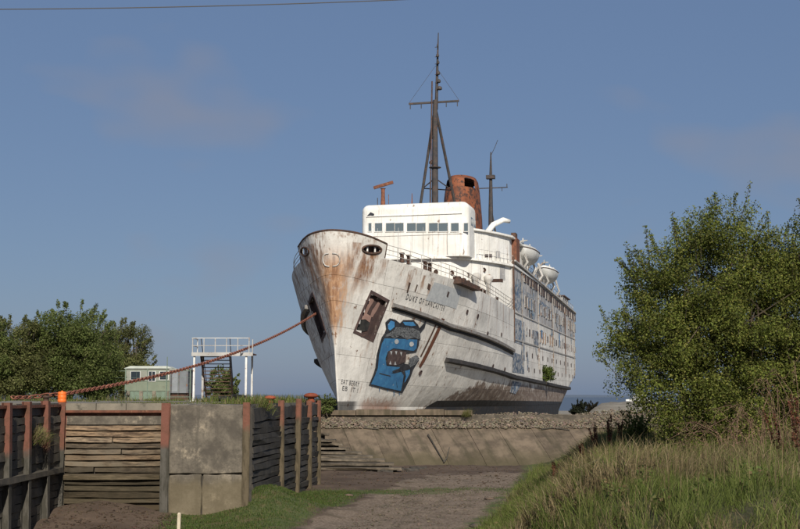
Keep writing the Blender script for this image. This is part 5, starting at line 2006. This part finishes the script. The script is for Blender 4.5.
ltree(98, 99, 48, 70, 'dark green tree filling the gap before the caravan', GREEN, 24, 100, sh=30)
ltree(-32, 88, 90, 90, 'dark green tree cut by the left edge of the picture', GREEN, 25, 150)
def bush(name, label, px, Y, w, h, cols, seed, n, zb_=0.0, leaf=(.05, .1), ln=110, group=None, sh=20):
    b = at(px, 399, Y)
    sc = Y / F
    W, Hh = w * sc / 2, h * sc
    make_tree(name, label, (b.x, Y, zb_), [((0, 0, Hh * .5), (W * .8, W * .7, Hh * .45)), ((W * .3, 0, Hh * .3), (W * .6, W * .6, Hh * .3))], n, ln, leaf, cols, seed, (.2, .42), group, 'bush', sh, .04, 3)
bush('bush', 'round green bush seen through the treads of the brown stairs', 219, 96, 44, 31, GREEN, 31, 60, -.02, (.07, .13), 120)
bush('bush', 'small dark bush at the foot of the ship by the bow', 326, 87.9, 18, 14, GREEN, 32, 14, -.9)

# the hawthorn on the right bank
HY = 41.0
hb = at(716, 445, HY)
hb.z = float(H(hb.x, HY)) - .1
def hl(px, py, rx, rz, ry=None, dy=0):
    p = at(px, py, HY) - hb
    s_ = HY / F
    return ((p.x, dy, p.z), (rx * s_, (ry or rx) * s_ * .85, rz * s_))
lob = [hl(700, 300, 74, 62), hl(722, 250, 48, 48), hl(668, 345, 54, 42, 60, -.5), hl(735, 370, 64, 60, 70, -.6), hl(790, 330, 62, 74), hl(655, 285, 34, 34), hl(770, 270, 40, 42), hl(690, 400, 40, 34, 50, -.8), hl(830, 390, 60, 60), hl(650, 395, 26, 24, 40, -.8), hl(720, 425, 70, 24, 60, -1), hl(636, 350, 32, 28), hl(700, 432, 60, 22, 50, -1.2), hl(775, 425, 60, 30, 50, -1.2), hl(800, 260, 40, 44), hl(624, 335, 26, 20, 40), hl(640, 372, 36, 26, 44, -.5), hl(735, 215, 20, 24), hl(805, 310, 54, 60), hl(800, 390, 50, 50, 50, -.6)]
make_tree('hawthorn_tree', 'big spreading green hawthorn on the right bank', hb, lob, 1150, 430, (.026, .055), HAW, 41, (.3, .62), None, 'tree', 170, .11, 9)
# twigs of a neighbouring tree that reach into the frame at the right edge
tb = at(880, 440, 40)
tb.z = float(H(tb.x, 40)) - .1
def tl_(px, py, rx, rz):
    p = at(px, py, 40) - tb
    return ((p.x, 0, p.z), (rx * 40 / F, rx * 40 / F, rz * 40 / F))
make_tree('tree', 'neighbouring tree whose leafy twigs enter at the upper right edge', tb, [tl_(865, 260, 52, 52), tl_(872, 340, 60, 70), tl_(838, 214, 34, 7), tl_(815, 212, 22, 4), tl_(812, 245, 28, 5)], 200, 150, (.035, .065), OLIVE, 43, (.22, .5), None, 'tree', 40, .14, 5)
# shrub rooted on the ship's belting
sp_ = SHIP_M @ onhull(62, interp(62, ST2) + .25, -1, .25)
make_tree('shrub', "small green shrub growing out of the ship's rubbing strake", sp_, [((0, 0, .9), (1.1, .5, .9)), ((.5, 0, .6), (.8, .4, .6))], 26, 90, (.08, .15), [(.07, .10, .02), (.09, .12, .03)], 44, (.3, .5), None, 'shrub', 14, .04, 3)
# far dark bushes astern and the pale small craft beyond the rubble
bush('bush', 'dark bush beside the stern of the ship', 578, 140, 20, 18, [(.02, .025, .015), (.03, .035, .02)], 33, 60, -2.6, (.08, .16), 120)
bush('bush', 'low dark bush right of the stern bush', 592, 145, 13, 18, [(.03, .03, .02), (.04, .035, .025)], 34, 30, -2.6, (.08, .16), 90)
bush('bush', 'green shrub behind the dry stalks at the left of the hawthorn', 634, 46, 34, 26, HAW, 35, 40, float(H(at(634, 400, 46).x, 46)) + .2, (.035, .06), 90)

fb = empty('small_boat', at(641, 402, 128), .5, 'small white boat on the shore left of the hawthorn', 'boat')
fb.location.z = -.75
fb.scale = (.6, .6, .6)
rows = []
for i in range(13):
    u = i / 12
    w = 1.0 * (1 - u ** 2.6) ** .8
    rows.append([(-2.6 + 5.2 * u, -w, 1.15 + .35 * u), (-2.6 + 5.2 * u, -w * .8, .55 + .2 * u), (-2.6 + 5.2 * u, 0, .12 + .3 * u ** 3), (-2.6 + 5.2 * u, w * .8, .55 + .2 * u), (-2.6 + 5.2 * u, w, 1.15 + .35 * u)])
link('boat_hull', grid_mesh('boat_hull', rows, M['far_white']), None, fb)
MB().add([(-1.4, -.7, 1.2), (.9, -.6, 1.3), (.9, .6, 1.3), (-1.4, .7, 1.2), (-1.2, -.55, 2.0), (.2, -.5, 2.0), (.2, .5, 2.0), (-1.2, .55, 2.0)],
         [(3, 2, 1, 0), (4, 5, 6, 7), (0, 1, 5, 4), (1, 2, 6, 5), (2, 3, 7, 6), (3, 0, 4, 7)]).build('cabin', M['far_white'], fb)
MB().box((-1.0, -.64, 1.45), (.2, -.56, 1.8)).build('window', M['glass'], fb)

# ------------------------------------------------------------------ grass
def blades(X, Y, Z, h, w, cols, seed, lean=.45, la0=None):
    """one bent tapering blade per point"""
    rg = np.random.default_rng(seed)
    n = len(X)
    ang = rg.uniform(0, 2 * math.pi, n)
    ln = rg.normal(0, lean, n)
    P = np.stack([X, Y, Z], -1)
    side = np.stack([np.cos(ang), np.sin(ang), 0 * ang], -1)
    la = ang + rg.uniform(.6, 2.5, n)
    if la0 is not None:
        la = la0 + rg.normal(0, .5, n)
        ln = np.abs(ln) * .9 + .15
    ld = np.stack([np.cos(la), np.sin(la), 0 * la], -1)
    up = np.array([0, 0, 1.0])
    h_, w_ = h[:, None], w[:, None]
    b0, b1 = P - side * w_, P + side * w_
    m = P + up * h_ * .6 + ld * (ln[:, None] * h_ * .3)
    m0, m1 = m - side * w_ * .7, m + side * w_ * .7
    t = P + up * h_ * (1 - .25 * np.abs(ln[:, None])) + ld * (ln[:, None] * h_ * .95)
    V = np.stack([b0, b1, m1, m0, t], 1).reshape(-1, 3)
    k = np.arange(n)[:, None] * 5
    F3 = np.concatenate([k + [0, 1, 2], k + [0, 2, 3], k + [3, 2, 4]])
    C = np.repeat(cols, 5, 0)
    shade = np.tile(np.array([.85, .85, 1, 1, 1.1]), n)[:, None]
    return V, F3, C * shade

def pick(pal, w, n, rg):
    w = np.array(w) / sum(w)
    return np.array(pal)[rg.choice(len(pal), n, p=w)] * rg.uniform(.7, 1.3, (n, 1))

def scatter(n, x0, x1, y0, y1, dens, seed):
    rg = np.random.default_rng(seed)
    X, Y = rg.uniform(x0, x1, n), rg.uniform(y0, y1, n)
    k = rg.random(n) < dens(X, Y)
    return X[k], Y[k], rg
def fnoise(X, Y, s, o=0):
    return np.array([mnoise.noise((x * s + o, y * s, o)) for x, y in zip(X, Y)])

GR = [(.118, .15, .032), (.142, .17, .042), (.092, .122, .027), (.165, .178, .058)]
STRAW = [(.27, .21, .11), (.22, .17, .09), (.18, .135, .07), (.30, .24, .14)]
# clumps: choose clump centres, then blades round them
def clumpy(n_cl, per, x0, x1, y0, y1, dens, spread, seed):
    X, Y, rg = scatter(n_cl, x0, x1, y0, y1, dens, seed)
    t = fnoise(X, Y, .45, 3.3)
    bx = np.repeat(X, per) + rg.normal(0, spread, len(X) * per)
    by = np.repeat(Y, per) + rg.normal(0, spread, len(X) * per)
    return bx, by, np.repeat(t, per), np.repeat(rg.random(len(X)), per), rg
vis = lambda X, Y: (np.abs(X / np.maximum(Y, 1)) < .36)
bx, by, bt_, br, rg = clumpy(21000, 26, -1, 21, 15, 76, lambda X, Y: vis(X, Y) * smooth(-.4, .5, X - toe(Y)) * np.where(Y < 30, .6, 1) * np.where(Y > 48, .75, 1), .11, 51)
topness = smooth(1.2, 4.2, bx - toe(by))
straw_p = np.clip(.2 + .16 * topness * smooth(24, 36, by) + 1.5 * bt_, .04, .8)
isS = (br * .6 + rg.random(len(bx)) * .4) < straw_p
cols = np.where(isS[:, None], pick(STRAW, (1, 1, 1, .5), len(bx), rg), pick(GR, (1, 1, 1, .6), len(bx), rg))
hh = rg.uniform(.16, .5, len(bx)) * (1 + .35 * isS * topness + 1.1 * br * br) * (1 + .5 * np.clip(bt_, -.5, 1))
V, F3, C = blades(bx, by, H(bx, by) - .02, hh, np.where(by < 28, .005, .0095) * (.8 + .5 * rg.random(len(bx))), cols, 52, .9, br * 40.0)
tag(link('bank_grass', fast_mesh('bank_grass', V, F3, M['grass'], C)), 'long green and straw-coloured grass over the right bank', 'grass', kind='stuff')
# broad-leaved weeds scattered through the bank
X, Y, rg = scatter(700, 1, 20, 22, 55, lambda X, Y: vis(X, Y) * smooth(.3, 1.2, X - toe(Y)) * .8, 59)
cen_ = [np.array([x, y, float(H(x, y)) + rg.uniform(.1, .35)]) for x, y in zip(X, Y)]
V, F3, C = leaves(cen_, list(rg.uniform(.12, .3, len(X))), list(rg.integers(14, 40, len(X))), (.03, .07), [(.08, .12, .03), (.11, .15, .04), (.14, .14, .05), (.17, .12, .06)], 60)
tag(link('bank_weeds', fast_mesh('bank_weeds', V, F3, M['leaf'], C)), 'broad-leaved weeds scattered through the grass bank', 'weeds', kind='stuff')
# tangle of dry bramble canes before the hawthorn at the right edge
bp = at(775, 440, 34.5)
br_root = empty('bramble', (bp.x, 34.5, float(H(bp.x, 34.5)) - .1), 0, 'tangle of dry pinkish-brown bramble canes at the right edge below the hawthorn', 'bramble')
rgb_ = random.Random(11)
mb = MB()
tips_ = []
for i in range(85):
    b0_ = Vector((rgb_.uniform(-2.0, 2.2), rgb_.uniform(-.9, .9), 0))
    d_ = Vector((rgb_.uniform(-1.1, .7), rgb_.uniform(-.6, .6), 0))
    h_ = rgb_.uniform(.6, 2.3) * (.55 + .25 * (b0_.x + 2))
    p1 = b0_ + d_ * .35 + Vector((0, 0, h_ * .75))
    p2 = b0_ + d_ * .9 + Vector((0, 0, h_))
    p3 = b0_ + d_ * 1.5 + Vector((0, 0, h_ * rgb_.uniform(.55, .95)))
    mb.tube([b0_, p1, p2, p3], [.011, .009, .007, .003], 4, False)
    tips_ += [p1.lerp(p2, rgb_.random()), p2, p2.lerp(p3, rgb_.random()), p3]
mb.build('cane', worn('dry_cane', (0.24, 0.15, 0.10), (0.17, 0.10, 0.07), None, 3), br_root)
V, F3, C = leaves([np.array(t) for t in tips_], [.16] * len(tips_), [14] * len(tips_), (.014, .03), [(.22, .14, .09), (.18, .11, .07), (.26, .19, .12), (.12, .12, .04)], 12)
link('dry_leaf', fast_mesh('dry_leaf', V, F3, M['leaf'], C), None, br_root)
# fine pale seed-head stalks on the crest
X, Y, rg = scatter(3600, 2, 20, 22, 50, lambda X, Y: vis(X, Y) * smooth(.8, 4.5, X - toe(Y)) * .9, 53)
n = len(X)
V, F3, C = blades(X, Y, H(X, Y), rg.uniform(.7, 1.25, n), np.full(n, .006), pick(STRAW, (1, 1, 1.5, .4), n, rg) * .85, 54, .35)
tag(link('dry_stalks', fast_mesh('dry_stalks', V, F3, M['grass'], C)), 'thin dry stalks standing above the bank grass', 'grass', kind='stuff')
# short turf beside the pier and across the basin
tf = lambda X, Y: np.maximum(smooth(.3, -1.8, X - edge(Y)) * smooth(61, 55, Y) * smooth(-9.0, -7.8, X), smooth(2.6, .4, np.abs(Y - (59 + .1 * X))) * smooth(-6.5, -4, X) * .15) * vis(X, Y) * (X < toe(Y) + .4)
X, Y, rg = scatter(150000, -9.2, 7, 40, 62, tf, 55)
on_wall = (X - WA.x) * dv.y - (Y - WA.y) * dv.x < .12
keep = ~(on_wall & (Y > 46)) & ~((X < PXR + .15) & (Y > BY - .12))
X, Y = X[keep], Y[keep]
n = len(X)
V, F3, C = blades(X, Y, H(X, Y) - .01, rg.uniform(.04, .12, n), np.full(n, .009), pick([(.065, .105, .022), (.085, .12, .03), (.055, .085, .02), (.14, .125, .05)], (1, 1, 1, .5), n, rg), 56, .6)
tag(link('turf', fast_mesh('turf', V, F3, M['grass'], C)), 'short green turf beside the pier and across the basin floor', 'turf', kind='stuff')
# weeds along the quay edges
rg = np.random.default_rng(57)
WX, WY = [], []
for i in range(230):
    k = rg.random()
    if k < .35: WX.append(rg.uniform(-30, -13.4)); WY.append(rg.uniform(64, 88))
    elif k < .55: WX.append(rg.uniform(-12, -6.6)); WY.append(rg.uniform(62, 78))
    elif k < .7: WX.append(rg.uniform(-12.5, -7)); WY.append(rg.uniform(46.8, 60))
    else:
        p = wp(rg.random(), 0, -rg.uniform(.25, 1.6))
        WX.append(p.x); WY.append(p.y)
per = 34
X = np.repeat(WX, per) + rg.normal(0, .28, 230 * per)
Y = np.repeat(WY, per) + rg.normal(0, .28, 230 * per)
X = np.where((Y > 46.4) & (Y < 63), np.minimum(X, WA.x + (WB.x - WA.x) * (Y - WA.y) / (WB.y - WA.y) - .2), X)
n = len(X)
amp_ = np.repeat(np.where((np.array(WX) < -7) & (np.array(WY) < 61), .05, rg.uniform(.0, .65, 230) ** 1.5 * 1.0 ** 1.0), per)
V, F3, C = blades(X, Y, np.full(n, -.02), amp_ * rg.uniform(.5, 1.2, n), np.full(n, .014), pick(GR + STRAW[:2], (1, 1, 1, .5, .5, .4), n, rg) * .9, 58, .6)
tag(link('quay_weeds', fast_mesh('quay_weeds', V, F3, M['grass'], C)), 'weeds and rough grass along the quay edges', 'weeds', kind='stuff')
# straw tuft hanging on the left wall, weeds on the black wall top
def tuft(name, label, base, n, h, pal, seed, lean=.9, drop=0):
    rg = np.random.default_rng(seed)
    X, Y = rg.normal(0, .16, n), rg.normal(0, .3, n)
    V, F3, C = blades(X, Y, rg.uniform(-.1, .1, n), rg.uniform(.5, 1, n) * h, np.full(n, .007), pick(pal, [1] * len(pal), n, rg), seed + 1, lean)
    V[:, 0] += np.abs(V[:, 2]) * .4
    V[:, 2] -= drop * np.abs(V[:, 0])
    o = link(name, fast_mesh(name, V, F3, M['grass'], C))
    o.location = base
    return tag(o, label, 'grass tuft')
tuft('grass_tuft', 'straw-coloured grass tuft hanging on the dark boards at the left', (LX + .12, 42.6, -1.25), 420, .75, STRAW + GR[:2], 61, 1.1, .5)
tuft('grass_tuft', 'green weed tuft hanging over the top of the black wall', wp(.17, -.1, .0), 260, .6, GR + STRAW[:1], 63, 1.0, .8)
tuft('grass_tuft', 'small yellow-green tuft growing in the rubble band below the ship', at(465, 416, 87.6), 200, .7, [(.14, .13, .04), (.1, .11, .03)], 65, .8, 0)

# dead dock plants: rust-brown seed spikes
def dock(px, Y, h, label, seed, lean=0.0):
    rg = np.random.default_rng(seed)
    p = at(px, 400, Y)
    o = empty('dock_plant', (p.x, Y, float(H(p.x, Y)) - .05), 0, label, 'plant', 'dead rust-brown docks on the bank')
    mb = MB()
    V, C = [], []
    for k in range(rg.integers(2, 4)):
        a = Vector((rg.normal(0, .05), rg.normal(0, .05), 0))
        e = Vector((lean * h + rg.normal(0, .12), rg.normal(0, .1), h * rg.uniform(.8, 1)))
        m_ = a.lerp(e, .5) + Vector((rg.normal(0, .05), 0, 0))
        mb.tube([a, m_, e], [.012, .01, .005], 5)
        n = 260
        t = rg.uniform(.42, 1, n)[:, None]
        q = np.array(a) * (1 - t) + np.array(e) * t + rg.normal(0, 1, (n, 3)) * (.05 * (1.25 - t))
        V.append(q)
    mb.build('stem', M['rust_dark'], o)
    Vv, Fv, Cv = leaves(np.concatenate(V)[::3], [.03] * len(np.concatenate(V)[::3]), [3] * len(np.concatenate(V)[::3]), (.018, .032), [(.16, .06, .035), (.12, .045, .03), (.2, .085, .05)], seed + 1)
    link('seed_head', fast_mesh('seed_head', Vv, Fv, M['leaf'], Cv), None, o)
dock(585, 44, 1.0, 'dead rust-brown dock spike nearest the ship, leaning left', 71, -.22)
dock(597, 44.5, 1.35, 'dead rust-brown dock spike, second from the ship', 72, -.1)
dock(609, 44, 1.55, 'tallest rust-brown dock spike left of the hawthorn', 73, .02)
dock(617, 45, 1.2, 'thin rust-brown dock spike right of the tallest one', 74, .05)
dock(556, 46, 1.0, 'isolated dark dock spike low against the concrete apron', 75, -.15)
dock(797, 30, 2.2, 'dry brown stalks at the right edge before the hawthorn', 76, -.1)
dock(786, 31, 1.9, 'leaning dry brown stalks just inside the right edge', 77, -.2)

# clods on the mud
def mud_fn(rg):
    if rg.random() < .55:
        x, y = rg.uniform(-12.6, -8), rg.uniform(38, 45.6)
    else:
        y = rg.uniform(62, 82)
        x = rg.uniform(-4.2, 9)
    return np.array([x, y, float(H(x, y)) + .005])
V, Fc, C = stones(2600, mud_fn, (.015, .06), 19, .5)
tag(link('mud_clods', fast_mesh('mud_clods', V, Fc, M['rubble'], C * np.array([[.42, .36, .33]]))), 'dark clods and pebbles scattered over the basin mud', 'mud', kind='stuff')
# gravel on the track and loose stones
def gr_fn(rg):
    y = rg.uniform(41, 60)
    x = float(edge(y)) + 1.0 + abs(rg.normal(0, 3.0))
    x = min(x, float(toe(y)) - .1)
    return np.array([x, y, float(H(x, y)) + .01])
V, Fc, C = stones(2400, gr_fn, (.012, .04), 9, .6)
tag(link('track_gravel', fast_mesh('track_gravel', V, Fc, M['rubble'], C * .72)), 'loose gravel strewn along the dirt track', 'gravel', kind='stuff')
for i, (px_, py, label) in enumerate(((348, 498, 'flat pale stone lying in the middle of the dirt track'), (489, 499, 'flat pale stone at the foot of the grass bank'), (478, 527, 'grey slab of stone at the bottom of the track by the grass'))):
    d = ray(px_, py)
    p = EYE + d * ((-4.36 - EYE.z) / d.z)
    if p.x > toe(p.y) - .3: p.x = float(toe(p.y)) - .35
    rg = np.random.default_rng(90 + i)
    V, Fc, C = stones(1, lambda r_: np.zeros(3), (.22, .3), 90 + i, .22)
    o = link('flat_stone', fast_mesh('flat_stone', V, Fc, M['rubble'], C * 1.25))
    o.location = (p.x, p.y, float(H(p.x, p.y)) + .03)
    tag(o, label, 'stone')
